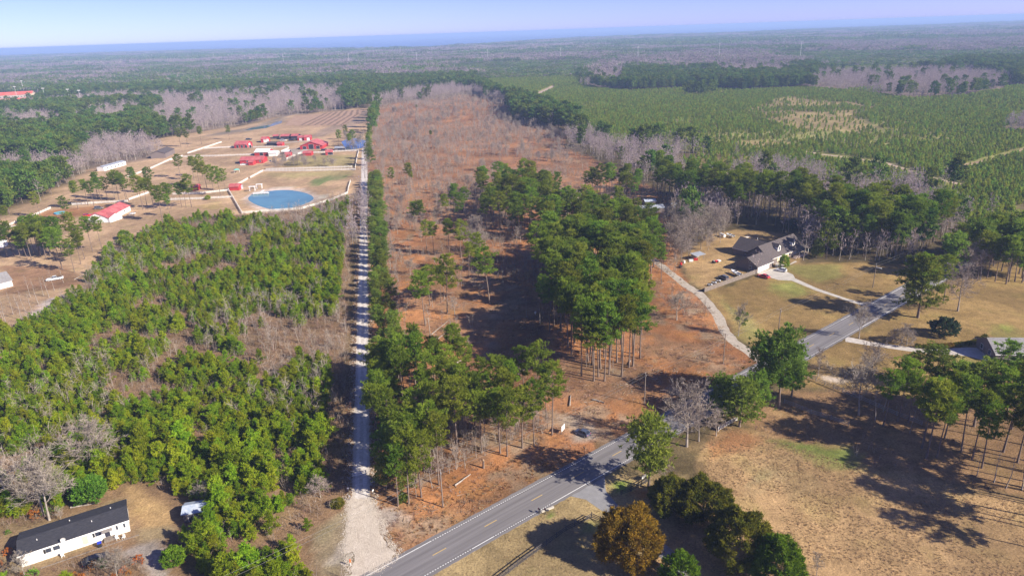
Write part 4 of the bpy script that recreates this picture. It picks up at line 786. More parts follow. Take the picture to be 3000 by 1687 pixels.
def wood(x, y):
    """which growth a spot of distant land carries: 0 none, 1 pine forest, 2 bare woods, 3 plantation"""
    c = np.ones(len(x), int); b = 0.62*fbm(x*0.45, y, 420, 201) + 0.38*fbm(x, y, 90, 205)
    c[b > np.where(y > 1500, 0.495, np.where(x < 0, 0.545, 0.545))] = 2
    jx = x+(vnoise(x, y, 40, 211)-0.5)*26; jy = y+(vnoise(x, y, 40, 212)-0.5)*26
    c[inside(plantation, jx, jy)] = 3; c[inside(plant2, jx, jy)] = 3
    for P in barezones: c[inside(P, jx, jy)] = 2
    for P in tanzones: c[inside(P, x+(jx-x)*0.5, y+(jy-y)*0.5)] = 4
    for P in opened+tracks+[HWAY]: c[inside(P, x, y)] = 0
    for P in OWN: c[inside(P, x, y) & (c == 1)] = 0
    return c
def wedge(n, y0, y1, seed, k=0.74, m=45):
    rng = np.random.default_rng(seed); y = y0+(y1-y0)*rng.random(n); x = (rng.random(n)*2-1)*(k*y1+m); q = np.abs(x) < k*y+m; return x[q], y[q]
coast_y = lambda x: np.interp(x, coast_np[:, 0], coast_np[:, 1])
X1, Y1 = wedge(int((0.74*1500+45)*2*1250/26), 250, 1500, 301); c = wood(X1, Y1); rng = np.random.default_rng(302); u = rng.random(len(X1))
mixd = rng.random(len(X1)); c = np.where((c == 1) & (mixd < 0.09), 2, np.where((c == 2) & (mixd < 0.02), 1, c)); k = (c == 1) & (u < 0.75); print('far pines', k.sum())
scatter('pine_forest', 'dark green pine forest stretching behind the farm and the plantation', 'forest', C_FARP, 4, X1[k], Y1[k], 0.72+0.5*rng.random(k.sum()), 20)
k = (c == 2); print('far bare', k.sum())
scatter('bare_forest', 'grey pink leafless woods between the dark pines', 'woods', C_FARB, 4, X1[k], Y1[k], 0.75+0.45*rng.random(k.sum()), 21)
ra, rb = np.meshgrid(np.arange(-1700, 1700, 3.3), np.arange(-200, 2200, 2.3)); rg = np.random.default_rng(303); ra = ra.ravel()+rg.normal(size=ra.size)*0.3; rb = rb.ravel()+rg.normal(size=rb.size)*0.5
X2 = ra*math.cos(0.42)-rb*math.sin(0.42); Y2 = ra*math.sin(0.42)+rb*math.cos(0.42); q = (np.abs(X2) < 0.74*Y2+45) & (Y2 > 250) & (Y2 < 1500); q[q] &= (inside(plantation, X2[q], Y2[q]) | inside(plant2, X2[q], Y2[q]) | (X2[q] > 0)); X2 = X2[q]; Y2 = Y2[q]; c = wood(X2, Y2); rng = np.random.default_rng(304); u = rng.random(len(X2)); nz = 0.5*fbm(X2, Y2, 60, 305)+0.5*fbm(X2*0.5, Y2, 150, 307)
k = ((c == 3) & (u < 0.86+2.6*(nz-0.46))) | ((c == 4) & (u < 0.42*(nz > 0.42)+0.12)); print('plantation', k.sum())
scatter('pine_plantation', 'wide plantation of small green pines beyond the clearcut', 'plantation', C_FARPT, 4, X2[k], Y2[k], 0.40+0.36*rng.random(k.sum()), 22)
k = (c == 4) & (u > 0.90)
scatter('plantation_brush', 'thin grey brush on the bare tan patches of the plantation', 'brush', C_SAPL, 4, X2[k], Y2[k], 0.3+0.3*rng.random(k.sum()), 23)
def patch(seed, size, n, kinds, name):
    """a piece of forest canopy seen from kilometres away"""
    rng = np.random.default_rng(seed); V = []; F = []; T = []; Mi = []; b = 0; mats = [MT['needle_far'], MT['twig_haze']]
    for i in range(n):
        p = (rng.random(2)-0.5)*size; kd = 1 if rng.random() < kinds else 0; h = 11+7*rng.random(); r = (2.0+1.6*rng.random())*size/40**0.5/6.3 if size > 60 else 2.2+1.6*rng.random(); nb = 16
        d = unit(rng.normal(size=(nb, 3))); d[:, 2] = np.abs(d[:, 2]); cpos = d*np.array([r, r, h*0.34])*(0.6+0.4*rng.random((nb, 1))); cpos[:, :2] += p; cpos[:, 2] += h*0.55
        v = blades(cpos, unit(d+rng.normal(size=(nb, 3))*0.6), r*(0.9 if kd == 0 else 1.1), r*(0.75 if kd == 0 else 0.3), rng); V.append(v); F.append(np.arange(nb*3)+b); b += nb*3; T.append(np.clip(rng.random()*0.5+rng.random(nb)*0.5, 0, 1)); Mi += [kd]*nb
    me = tri_mesh(name, np.concatenate(V), np.concatenate(F), mats[0], np.concatenate(T)); me.materials.append(mats[1]); me.polygons.foreach_set('material_index', np.array(Mi, np.int32)); return me
C_PP = sources('farpatch', [patch(400+i, 44, 46, 0.12, 'pine_patch') for i in range(4)]); C_PB = sources('barepatch', [patch(410+i, 44, 46, 0.82, 'bare_patch') for i in range(4)])
C_PPL = sources('bigpatch', [patch(420+i, 110, 110, 0.08, 'pine_patch') for i in range(4)]); C_PBL = sources('bigbare', [patch(430+i, 110, 110, 0.85, 'bare_patch') for i in range(4)])
def far_patches(y0, y1, step, cp, cb, seed, nm):
    xs = np.arange(-0.76*y1-60, 0.76*y1+60, step); ysv = np.arange(y0, y1, step); x, y = np.meshgrid(xs, ysv); x = x.ravel(); y = y.ravel(); rng = np.random.default_rng(seed)
    x = x+(rng.random(len(x))-0.5)*step*0.5; y = y+(rng.random(len(y))-0.5)*step*0.5; k = (np.abs(x) < 0.745*y+60) & (y < coast_y(x)-step*0.5); x = x[k]; y = y[k]
    c = wood(x, y); s = 0.9+0.25*rng.random(len(x)); p = (c == 1)
    scatter('distant_pine_canopy', 'hazy blue green pine canopy %s' % nm, 'forest', cp, 4, x[p], y[p], s[p], seed+1, sz=0.8+0.35*rng.random(p.sum()))
    p = (c == 2)
    scatter('distant_bare_canopy', 'hazy mauve band of leafless woods %s' % nm, 'woods', cb, 4, x[p], y[p], s[p], seed+2, sz=0.75+0.3*rng.random(p.sum()))
    p = (c == 3) | (c == 4)
    scatter('distant_plantation', 'hazy low plantation canopy %s' % nm, 'plantation', cp, 4, x[p], y[p], s[p], seed+3, sz=0.42+0.1*rng.random(p.sum()))
far_patches(1490, 3200, 36, C_PP, C_PB, 500, 'beyond the plantation')
far_patches(3190, 9200, 88, C_PPL, C_PBL, 510, 'running out to the shore')
# ------------------------------------------------------------ single leafless trees, cedars and shrubs
def bare_at(c, x, y, h, i, label, group=None, kind=None, wide=1.0, name='bare_tree'):
    ks = BARES if kind is None else kind; q = at(c, x, y); bh = 12.0 if ks is BARES else 10.0
    o = put_tree(name, ks, i, q, h, bh, i*1.7, label, 'bare tree', group, crown='twigs'); o.scale.x *= wide; o.scale.y *= wide; return o
bare_at('B', 372, 1030, 15, 0, 'wide grey leafless tree behind the white mobile home', wide=1.15)
bare_at('B', 330, 1000, 13, 1, 'second grey leafless tree touching the wide one behind the mobile home', wide=1.2)
bare_at('B', 728, 665, 13, 1, 'tall pale leafless tree rising from the thicket near the glossy shrub', wide=1.25)
bare_at('B', 60, 900, 12, 2, 'grey leafless tree at the thicket edge beyond the mobile home', wide=1.3)
bare_at('D', 1318, 245, 14, 0, 'large spreading leafless tree beside the rail fence')
bare_at('D', 30, 480, 16, 1, 'tall silver leafless tree beside the field corner', wide=1.15)
bare_at('R', 1500, 1400, 14, 1, 'grey leafless tree among the pines at the far highway')
bare_at('R', 1750, 1420, 12, 0, 'wide grey leafless tree beyond the highway pines')
bare_at('R', 2250, 1400, 12, 2, 'thin grey leafless tree by the far lane crossing')
bare_at('D', 120, 440, 10, 2, 'shorter silver leafless tree at the field corner by the white fence', wide=1.2)
bare_at('D', 250, 400, 7, 2, 'low bushy leafless tree beside the white board fence', wide=1.3)
bare_at('Q', 2075, 905, 16, 1, 'tall pale leafless tree beside the far highway bend')
o = bare_at('Q', 420, 1092, 10, 0, 'leafless yard tree hung with clumps of mistletoe', wide=0.8)
mm = bush(629, 0.9, 0.7, 300, 0.35, 0.2, MT['cedar_bright'], 7)
for p_ in ((2.6, -1.0, 6.0), (1.6, -1.6, 4.6), (-1.8, -0.8, 6.6), (2.9, -0.2, 8.2), (0.4, 0.3, 8.8)): link_mesh('mistletoe', mm, o, p_)
bare_at('M', 2530, 972, 9, 0, 'dark leafless oak in the orange clearing beside the lane', wide=1.25)
bare_at('M', 856, 936, 7, 2, 'small pale leafless tree in the rust clearing', wide=1.3)
bare_at('M', 520, 632, 6.5, 0, 'short leafless tree near the gravel road row', wide=1.2)
bare_at('Q', 1330, 1110, 11, 0, 'leafless tree in front of the highway bend', wide=0.9)
bare_at('Q', 1020, 1400, 9, 2, 'thin leafless tree beside the highway verge')
bare_at('Q', 1690, 1160, 7, 2, 'small leafless tree in the yard by the curved drive', wide=1.2)
bare_at('Q', 1420, 1400, 10, 1, 'wide pale leafless tree in the yard across the highway', wide=1.2)
bare_at('N', 420, 1500, 6, 2, 'leafless shrub tree in front of the mobile home', wide=1.3)
bare_at('N', 1930, 1480, 6, 0, 'leafless bush tree beside the dirt drive of the mobile home', wide=1.3)
bare_at('N', 1010, 530, 3.5, 2, 'small forked leafless sapling behind the mobile home roof', wide=1.2)
bare_at('C', 2420, 760, 7, 2, 'grey leafless tree leaning over the side drive fence', wide=1.1)
bare_at('B', 1540, 900, 4.5, 0, 'pale leafless bush inside the young pine thicket', wide=1.3)
bare_at('B', 2400, 860, 5, 1, 'round grey leafless bush beside the gravel road gate', wide=1.5)
bare_at('D', 1000, 1449, 5, 2, 'ghostly thin leafless sapling in the dry grass field')
bare_at('A3', 440, 1330, 14, 2, 'lone dark leafless tree in the tan patch of the plantation')
bare_at('A3', 405, 1200, 12, 2, 'thin leafless snag beside the tan patch of the plantation', wide=0.6)
for k, (x, y, h) in enumerate(((50,1022,11),(160,972,11),(246,922,10),(292,852,11),(370,800,10),(412,750,10),(330,790,9),(190,900,9),(480,690,9),(100,930,10),(20,960,9),(230,800,10))):
    bare_at('L', x, y, h, k, 'slim leafless tree in the bare yard by the white pickup', 'slim trees of the bare yard', SLIM, 1.3)
for k, (x, y, h) in enumerate(((670,1105,13),(435,1000,9),(480,222,7),(780,820,12),(1220,700,9),(690,880,9),(640,1000,8),(520,440,8),(1180,560,9),(1500,1000,11),(1400,950,8))):
    bare_at('M', x, y, h, k, 'slim leafless tree standing in the rust coloured clearing', 'slim trees of the clearing', SLIM, 1.3)
for k, (x, y, h) in enumerate(((925,640,6),(810,680,6),(560,858,6),(1010,560,7),(1075,545,6),(680,790,7),(860,650,7))):
    bare_at('C', x, y, h, k, 'slim leafless tree at the front of the roadside grove', 'slim trees of the grove edge', SLIM, 1.5)
for k, (x, y, h) in enumerate(((1440,280,9),(1500,220,8),(1700,380,8),(2330,750,9),(2420,790,9),(2200,700,8),(1900,300,9),(2540,800,10))):
    bare_at('D', x, y, h, k, 'slim leafless tree under the pines at the field edge', 'slim trees of the field edge', SLIM, 1.5)
rr = random.Random(31)
for k, q in enumerate(sample(poly('Q', [(-60,560),(100,500),(250,430),(340,330),(300,200),(60,120),(-150,250)]), 60, 3.2, 77)):
    put_tree('bare_tree', BARES, k, (q[0], q[1], 0), rr.uniform(8, 12), 12.0, rr.random()*6, 'grey leafless tree in the wood beside the back yard junk', 'bare tree', 'bare trees of the yard wood', crown='twigs')
for k, q in enumerate(sample(poly('F', [(700,640),(1000,520),(1350,540),(1900,600),(1900,650),(800,690)]), 22, 3.5, 78)):
    put_tree('bare_tree', BARES, k, (q[0], q[1], 0), rr.uniform(6, 9), 12.0, rr.random()*6, 'brown leafless tree in the farm paddock beside the white fences', 'bare tree', 'bare trees of the paddock', crown='twigs')
for k, q in enumerate(sample(poly('F', [(2050,150),(2380,150),(2330,330),(2080,340)]), 9, 3.5, 79)):
    put_tree('bare_tree', BARES, k, (q[0], q[1], 0), rr.uniform(8, 12), 12.0, rr.random()*6, 'leafless tree standing in front of the bright blue pond', 'bare tree', 'bare trees by the blue pond', crown='twigs')
for k, q in enumerate(sample(poly('M', [(1020,200),(1080,420),(1000,560),(960,300)]), 10, 3.5, 80)):
    put_tree('bare_tree', BARES, k, (q[0], q[1], 0), rr.uniform(6, 9), 12.0, rr.random()*6, 'leafless tree at the shaded edge left of the big stand', 'bare tree', 'bare trees at the stand edge', crown='twigs')
def cedar(c, x, y, rx, h, m, seed, label, n=15000, cat='cedar', name='cedar_tree', L=0.42, W=0.16, lumps=22):
    q = at(c, x, y); o = empty(name, q, seed*0.7, label, cat)
    link_mesh('trunk', multi_trunk(seed, h*0.5, rx*0.06, 1, 0.05), o); link_mesh('crown', bush(seed, rx, h/2, n, L, W, m, lumps), o); return o
cedar('U', 1250, 1330, 5.6, 10.2, MT['cedar'], 601, 'big rounded golden brown cedar beside the side drive', 60000)
cedar('D', 150, 1010, 4.9, 8.6, MT['cedar_green'], 602, 'dark golden cedar nearest the field corner beside the drive', 46000)
cedar('D', -80, 960, 4.2, 7.6, MT['cedar_green'], 603, 'dark olive cedar wedged against the drive fence', 34000)
cedar('D', 420, 1320, 5.4, 9.8, MT['cedar_green'], 604, 'tall olive cedar in the row at the edge of the dry field', 52000)
cedar('D', 690, 1490, 4.3, 8.8, MT['cedar_bright'], 605, 'bright green cedar at the end of the row by the field', 36000)
cedar('U', 2010, 1710, 3.2, 6.0, MT['cedar_bright'], 607, 'bright green cedar below the golden one beside the side drive', 16000)
cedar('B', 690, 885, 3.1, 5.6, MT['broad'], 608, 'glossy green magnolia behind the mobile home', 6500, 'magnolia', 'magnolia_tree', 0.5, 0.34, 26)
cedar('B', 1310, 1360, 1.9, 3.7, MT['cedar_bright'], 609, 'round yellow green bush beside the dirt drive', 3600, 'bush', 'round_bush', 0.42, 0.28, 18)
cedar('K', 1230, 590, 3.4, 5.8, MT['broad_dark'], 610, 'dark blue green evergreen shrub tree beyond the curved drive', 9000, 'evergreen', 'evergreen_tree', 0.5, 0.22, 16)
o = cedar('K', 520, 715, 3.3, 4.6, MT['twig'], 611, 'grey multi stemmed shrub tree beside the curved drive', 5200, 'shrub tree', 'shrub_tree', 0.5, 0.08, 18)
cedar('H', 1590, 790, 1.7, 5.0, MT['needle_young'], 612, 'small green tree in front of the house porch', 2600, 'small tree', 'yard_tree', 0.5, 0.2, 14)
cedar('H', 2210, 610, 2.2, 7.5, MT['needle_mid'], 613, 'small evergreen at the end wall of the house', 3200, 'small tree', 'yard_tree', 0.5, 0.2, 14)
cedar('Y', 415, 570, 2.3, 4.0, MT['cedar_bright'], 614, 'round clipped green bush by the farm lane', 3000, 'bush', 'round_bush', 0.45, 0.3, 12)
cedar('G', 2110, 850, 1.4, 2.6, MT['needle_young'], 615, 'small green bush on the farm rail fence', 900, 'bush', 'round_bush', 0.45, 0.25)
cedar('G', 850, 1440, 2.6, 4.4, MT['needle_young'], 616, 'lone green bush at the edge of the tan farm lawn', 2500, 'bush', 'round_bush', 0.5, 0.25)
cedar('Q', 820, 290, 2.6, 5.0, MT['broad_dark'], 617, 'dark holly bush at the foot of the pine belt', 2600, 'bush', 'holly_bush', 0.5, 0.25)
cedar('C', 2530, 880, 1.2, 1.6, MT['cedar_green'], 618, 'low dark shrub at the gate end of the drive', 1500, 'bush', 'low_bush', 0.35, 0.2)
cedar('T', 40, 560, 1.3, 1.3, MT['cedar_green'], 619, 'low dark shrub beside the gravel road gate', 1600, 'bush', 'low_bush', 0.35, 0.2)
cedar('T', 860, 520, 0.9, 2.2, MT['needle_mid'], 620, 'small green sapling between two pine stems by the verge', 900, 'bush', 'low_bush', 0.4, 0.2)
hp = [at('K', x, y) for x, y in ((790,790),(900,800),(1050,795),(1200,790),(1350,780),(1480,765),(1600,750),(1700,735),(1780,715),(1840,690),(1900,650),(1940,615))]
HM = [bush(630, 0.75, 0.62, 420, 0.3, 0.18, MT['cedar_green'], 8), bush(631, 0.75, 0.62, 420, 0.3, 0.18, MT['cedar'], 8)]
hedge = empty('hedge', hp[3], 0, 'low clipped green and gold hedge along the curved drive', 'hedge')
k = 0
for a, b in zip(hp, hp[1:]):
    n = max(1, int((b-a).length/0.9))
    for j in range(n):
        q = a.lerp(b, j/n)-hp[3]
        link_mesh('clump', HM[1 if k > 22 or k in (6, 7, 8) else 0], hedge, q, k*1.1); k += 1

# ------------------------------------------------------------ buildings
def window(parent, face, pos, z, w, h, L, D, frame='white', pane='glass', arch=False):
    """a window or door set proud of one wall; face f/b along x, l/r along y"""
    th = 0.06
    def put(a0, a1, z0, z1, d0, d1, m, nm, par):
        mb = MB()
        if face == 'f': mb.box(a0, a1, -d1, -d0, z0, z1)
        elif face == 'b': mb.box(a0, a1, D+d0, D+d1, z0, z1)
        elif face == 'l': mb.box(-d1, -d0, a0, a1, z0, z1)
        else: mb.box(L+d0, L+d1, a0, a1, z0, z1)
        return mb.build(nm, MT[m], par)
    fr = put(pos-w/2-0.09, pos+w/2+0.09, z-0.09, z+h+0.09, -0.05, th, frame, 'window', parent)
    put(pos-w/2, pos+w/2, z, z+h, th-0.01, th+0.015, pane, 'pane', fr)
    return fr
def gable(name, label, cat, loc, ang, L, D, h, ridge, wall='siding', roof='shingle', over=0.4, windows=(), doors=(), group=None, trim=None, base=0.0, parent=None, z0=0.0, thick=0.12):
    """walls with two gables under a pitched roof; x runs along the ridge, y into the depth"""
    o = parent or empty(name, loc, ang, label, cat, group)
    mb = MB(); mb.add([(0,0,z0),(L,0,z0),(L,D,z0),(0,D,z0),(0,0,h),(L,0,h),(L,D,h),(0,D,h),(0,D/2,ridge),(L,D/2,ridge)],
                      [(0,1,5,4),(2,3,7,6),(1,2,6,9,5),(3,0,4,8,7),(4,5,9,8),(6,7,8,9)])
    w = mb.build('wall', MT[wall], o)
    sl = (ridge-h)/(D/2); ze = h - over*sl; mb = MB(); e = 0.03
    for sgn in (0, 1):
        ya, yb = (-over, D/2) if sgn == 0 else (D+over, D/2)
        a = [(-over, ya, ze+e), (L+over, ya, ze+e), (L+over, yb, ridge+e), (-over, yb, ridge+e)]; b = [(x, y, z+thick) for x, y, z in a]
        mb.add(a+b, [(3,2,1,0),(4,5,6,7),(0,1,5,4),(1,2,6,5),(2,3,7,6),(3,0,4,7)])
    r = mb.build('roof', MT[roof], o)
    if trim:
        mb = MB()
        for ya in (-over-0.02, D+over-0.08): mb.box(-over, L+over, ya, ya+0.10, ze-0.14, ze+thick)
        mb.build('fascia', MT[trim], o)
    for f, p, z, ww, hh in windows: window(o, f, p, z+z0, ww, hh, L, D)
    for d in doors:
        f, p, z, ww, hh = d[:5]; fr = window(o, f, p, z+z0, ww, hh, L, D, d[6] if len(d) > 6 else 'white', d[5] if len(d) > 5 else 'glass'); fr.name = 'door'
    return o
def ang2(a, b): return math.atan2(b.y-a.y, b.x-a.x)
# the white mobile home with its deck
A = at('N', 370, 1290); B_ = at('N', 2140, 695); ma = ang2(A, B_); ML = (B_-A).length
mh = gable('mobile_home', 'long white mobile home with black shingle roof and small windows', 'mobile home', A, ma, ML, 7.4, 2.7, 3.55, 'siding', 'shingle_black', 0.30,
      windows=[('f',4.6,1.35,0.9,1.15),('f',5.9,1.35,1.1,1.1),('f',12.9,1.35,1.0,1.1),('f',16.2,1.3,0.35,1.2),('f',17.5,1.3,0.35,1.2),('r',3.5,1.3,0.9,1.1)], doors=[('f',10.6,0.45,0.95,2.0,'cream'),('f',14.4,0.45,0.9,2.0,'dark')], trim='white')
MB().box(0.03, ML-0.03, -0.04, 0.0, 0.0, 0.55).build('skirting', MT['white'], mh)
for k, x in enumerate((4.0, 12.2)): MB().box(x-0.22, x+0.12, -0.075, -0.01, 1.3, 2.5).build('shutter', MT['black'], mh)
mb = MB(); mb.tube((7.3, -0.3, 2.6), (7.3, -0.3, 3.3), 0.03, 0.03, 6); mb.build('dish_mast', MT['steel'], mh)
mb = MB(); rings = []
for r_, d_ in ((0.02, 0.0), (0.28, 0.05), (0.46, 0.15)): rings.append([(7.3+r_*math.cos(t*PI/6), -0.38-d_, 3.35+r_*math.sin(t*PI/6)) for t in range(12)])
mb.loft(rings, caps=False); mb.build('dish', MT['steel'], mh)
for vx, vy in ((3.0, 2.2), (8.4, 5.2), (12.2, 2.4), (15.6, 5.0)):
    zr = 2.7+0.85*(1-abs(vy-3.7)/3.7); MB().tube((vx, vy, zr), (vx, vy, zr+0.42), 0.09, 0.09, 8).build('vent_pipe', MT['steel'], mh)
MB().box(-0.3, ML+0.3, -0.46, -0.33, 2.50, 2.62).build('gutter', MT['white'], mh)
mb = MB().box(13.6, 15.6, -1.25, -0.1, 0.0, 0.45); mb.build('step', MT['wood'], mh)
MB().box(13.6, 15.4, -1.2, -0.2, 2.25, 2.32).build('awning', MT['wood_grey'], mh)
fl = empty('plank_border', A + Vector((math.cos(ma), math.sin(ma), 0))*3 + Vector((math.sin(ma), -math.cos(ma), 0))*2.4, ma, 'thin timber border of the dirt strip before the mobile home', 'timber border')
for k in range(4): MB().box(k*4.2, k*4.2+4.1, -0.08, 0.08, 0.0, 0.16).build('plank', MT['wood'], fl)
def local(o, x, y, z=0): return o.matrix_basis @ Vector((x, y, z))
def mhp(x, y): return Matrix.Rotation(ma, 3, 'Z') @ Vector((x, y, 0)) + A
bin_ = empty('wheelie_bin', mhp(12.9, -2.0), ma, 'dark wheeled bin with a blue lid by the mobile home', 'bin')
MB().loft([[(-0.25,-0.28,0.05),(0.25,-0.28,0.05),(0.25,0.28,0.05),(-0.25,0.28,0.05)], [(-0.34,-0.38,1.05),(0.34,-0.38,1.05),(0.34,0.38,1.05),(-0.34,0.38,1.05)]]).build('body', MT['black'], bin_)
MB().box(-0.37, 0.37, -0.42, 0.42, 1.052, 1.13).build('lid', MT['bluepl'], bin_)
for s in (-1, 1): MB().tube((s*0.36, 0.3, 0.12), (s*0.30, 0.3, 0.12), 0.12, 0.12, 10).build('wheel', MT['tyre'], bin_)
def chair(loc, rz, label):
    o = empty('garden_chair', loc, rz, label, 'chair'); MB().box(-0.26, 0.26, -0.25, 0.25, 0.40, 0.45).build('seat', MT['white'], o)
    MB().box(-0.26, 0.26, 0.22, 0.27, 0.45, 0.95).build('backrest', MT['white'], o)
    for sx in (-1, 1):
        for sy in (-1, 1): MB().box(sx*0.24-0.025, sx*0.24+0.025, sy*0.22-0.025, sy*0.22+0.025, 0, 0.40).build('leg', MT['white'], o)
chair(mhp(15.9, -1.5), ma+0.4, 'white garden chair beside the bin at the mobile home'); chair(mhp(17.0, -1.9), ma-0.5, 'white garden chair farther along the mobile home wall')
chair(mhp(6.6, -1.2), ma+0.3, 'white garden chair under the satellite dish of the mobile home')
s1 = at('B', 1380, 1050); s2 = at('B', 1600, 1030)
gable('garden_shed', 'small shed with pale blue metal roof half hidden by young pines', 'shed', s1, ang2(s1, s2)+0.12, 5.6, 3.6, 2.1, 2.75, 'greywall', 'bluemetal', 0.25, doors=[('f',1.5,0.0,0.9,1.8,'dark')])
# the house with the dormers
HA = Vector((96.6, 252.4, 0)); hs = empty('house', HA, HW_ANG, 'large house with dark shingle roof, two white dormers and a garage wing', 'house')
gable('wing', None, None, None, None, 10.2, 9.6, 2.6, 5.3, 'greywall', 'shingle', 0.45, parent=hs, trim='white', windows=[('l',3.6,3.5,0.7,0.8),('l',3.2,0.9,1.0,1.4)])
for k in range(2): window(hs, 'f', 2.2+k*3.2, 0.1, 2.7, 2.15, 10, 10, 'white', 'white').name = 'garage_door'
window(hs, 'f', 7.4, 0.1, 0.95, 2.1, 10, 10, 'brick', 'white').name = 'door'
MB().box(0.05, 8.2, -0.03, 0.0, 0.0, 2.74).build('garage_front', MT['white'], hs)
def block(x0, y0, L, D, h, ridge, wall, roof, turn=False, over=0.45, trim='white'):
    before = set(hs.children); gable('x', None, None, None, None, L, D, h, ridge, wall, roof, over, parent=hs, trim=trim)
    for c in set(hs.children)-before: c.location = (x0, y0, 0); c.rotation_euler = (0, 0, PI/2 if turn else 0)
block(10.6, 1.6, 25.6, 10.6, 3.0, 7.2, 'greywall', 'shingle')
block(25.0, 9.5, 11.5, 10.4, 2.9, 6.4, 'greywall', 'shingle', True)
MB().box(16.6, 29.4, 1.52, 1.6, 0.5, 3.0).build('front_wall', MT['cream'], hs); MB().box(29.4, 36.2, 1.50, 1.6, 0.5, 3.0).build('porch_wall', MT['bluemetal'], hs)  # porch wall coloured blue to stand in for the recess's bluish shade
for x in (18.8, 21.6, 25.6, 31.2, 33.6):
    f = MB().box(x-0.62, x+0.62, 1.40, 1.51, 1.15, 2.65).build('window', MT['white'], hs); MB().box(x-0.5, x+0.5, 1.375, 1.40, 1.25, 2.55).build('pane', MT['glass'], f)
f = MB().box(28.0, 29.2, 1.40, 1.51, 0.5, 2.6).build('door', MT['brick'], hs)
mb = MB().box(28.2, 35.9, -1.2, 1.45, 0.0, 0.95); mb.build('porch', MT['brick'], hs)
for k in range(4): MB().box(26.4+k*0.45, 28.2, -0.9, 0.6, 0.0, 0.22*(k+1)).build('step', MT['brick'], hs)
for x in (29.0, 32.5, 35.7): MB().box(x-0.09, x+0.09, -1.1, -0.92, 0.95, 2.95).build('porch_post', MT['white'], hs)
mb = MB(); mb.add([(28.0,-1.5,2.80),(36.65,-1.5,2.80),(36.65,1.5,3.35),(28.0,1.5,3.35),(28.0,-1.5,2.92),(36.65,-1.5,2.92),(36.65,1.5,3.47),(28.0,1.5,3.47)], [(3,2,1,0),(4,5,6,7),(0,1,5,4),(1,2,6,5),(2,3,7,6),(3,0,4,7)]); mb.build('porch_roof', MT['shingle'], hs)
for x in (19.5, 30.4):
    d = empty('dormer', (x, 0, 0)); d.parent = hs
    MB().add([(-1.0,2.9,3.9),(1.0,2.9,3.9),(1.0,2.9,6.1),(0,2.9,7.0),(-1.0,2.9,6.1),(-1.0,6.3,3.9),(1.0,6.3,3.9),(1.0,6.3,6.1),(0,6.3,7.0),(-1.0,6.3,6.1)], [(0,1,2,3,4),(9,8,7,6,5),(1,6,7,2),(5,0,4,9),(2,7,8,3),(9,4,3,8)]).build('face', MT['white'], d)
    mb = MB()
    for sg in (-1, 1): mb.add([(sg*1.25,2.7,5.92),(0,2.7,7.05),(0,6.4,7.05),(sg*1.25,6.4,5.92),(sg*1.25,2.7,6.04),(0,2.7,7.17),(0,6.4,7.17),(sg*1.25,6.4,6.04)], [(0,1,2,3),(7,6,5,4),(0,4,5,1),(1,5,6,2),(2,6,7,3),(3,7,4,0)])
    mb.build('roof', MT['shingle'], d)
    mb = MB(); mb.add([(0.45*math.cos(t*PI/8), 2.86, 5.7+0.45*math.sin(t*PI/8)) for t in range(9)]+[(-0.45, 2.86, 4.5), (0.45, 2.86, 4.5)], [tuple(range(11))]); mb.build('pane', MT['glass'], d)
MB().tube((22.5, 15.0, 5.8), (22.5, 15.0, 6.7), 0.12, 0.12, 8).build('vent_pipe', MT['steel'], hs)
# grey roofed house by the curved drive
K0 = at('K', 2080, 1030); kh = gable('house', 'grey roofed house at the end of the curved gravel drive', 'house', K0, -0.10, 14, 10, 2.7, 5.2, 'greywall', 'shingle_grey', 0.5, windows=[('l',3,1.0,1.2,1.3),('l',7,1.0,1.2,1.3),('f',4,1.0,1.3,1.3),('f',9,1.0,1.3,1.3)], trim='white')
# small buildings in the woods
e0 = at('E', 360, 300); gable('wood_shed', 'cream wooden shed with small windows in front of tall pine stems', 'shed', e0, ang2(e0, at('E', 510, 275))+0.1, 5.0, 4.5, 2.7, 4.3, 'cream', 'greywall', 0.2, windows=[('f',1.0,1.0,0.6,0.8),('f',3.8,1.2,0.6,0.9)])
e1 = at('E', 1700, 620); gable('metal_shed', 'low outbuilding with pale metal roof behind the pine stand', 'shed', e1, 0.15, 13, 7, 2.4, 3.4, 'greywall', 'metal', 0.3)
e2 = at('E', 1790, 450); gable('metal_shed', 'small outbuilding with dark blue metal roof in the orange clearing', 'shed', e2, 0.1, 6, 5, 2.2, 3.0, 'greywall', 'bluemetal', 0.3)
e3 = at('E', 2400, 600); gable('metal_shed', 'grey blue roofed cabin hidden among the pines of the belt', 'cabin', e3, 0.2, 12, 8, 2.6, 4.4, 'greywall', 'bluemetal', 0.3)
e4 = at('E', 20, 950); gable('trailer', 'pale trailer home glimpsed through the pine stand', 'trailer', e4, 0.1, 12, 4.5, 2.6, 3.0, 'siding', 'metal', 0.2, windows=[('f',3,1.2,0.8,0.8),('f',8,1.2,0.8,0.8)])
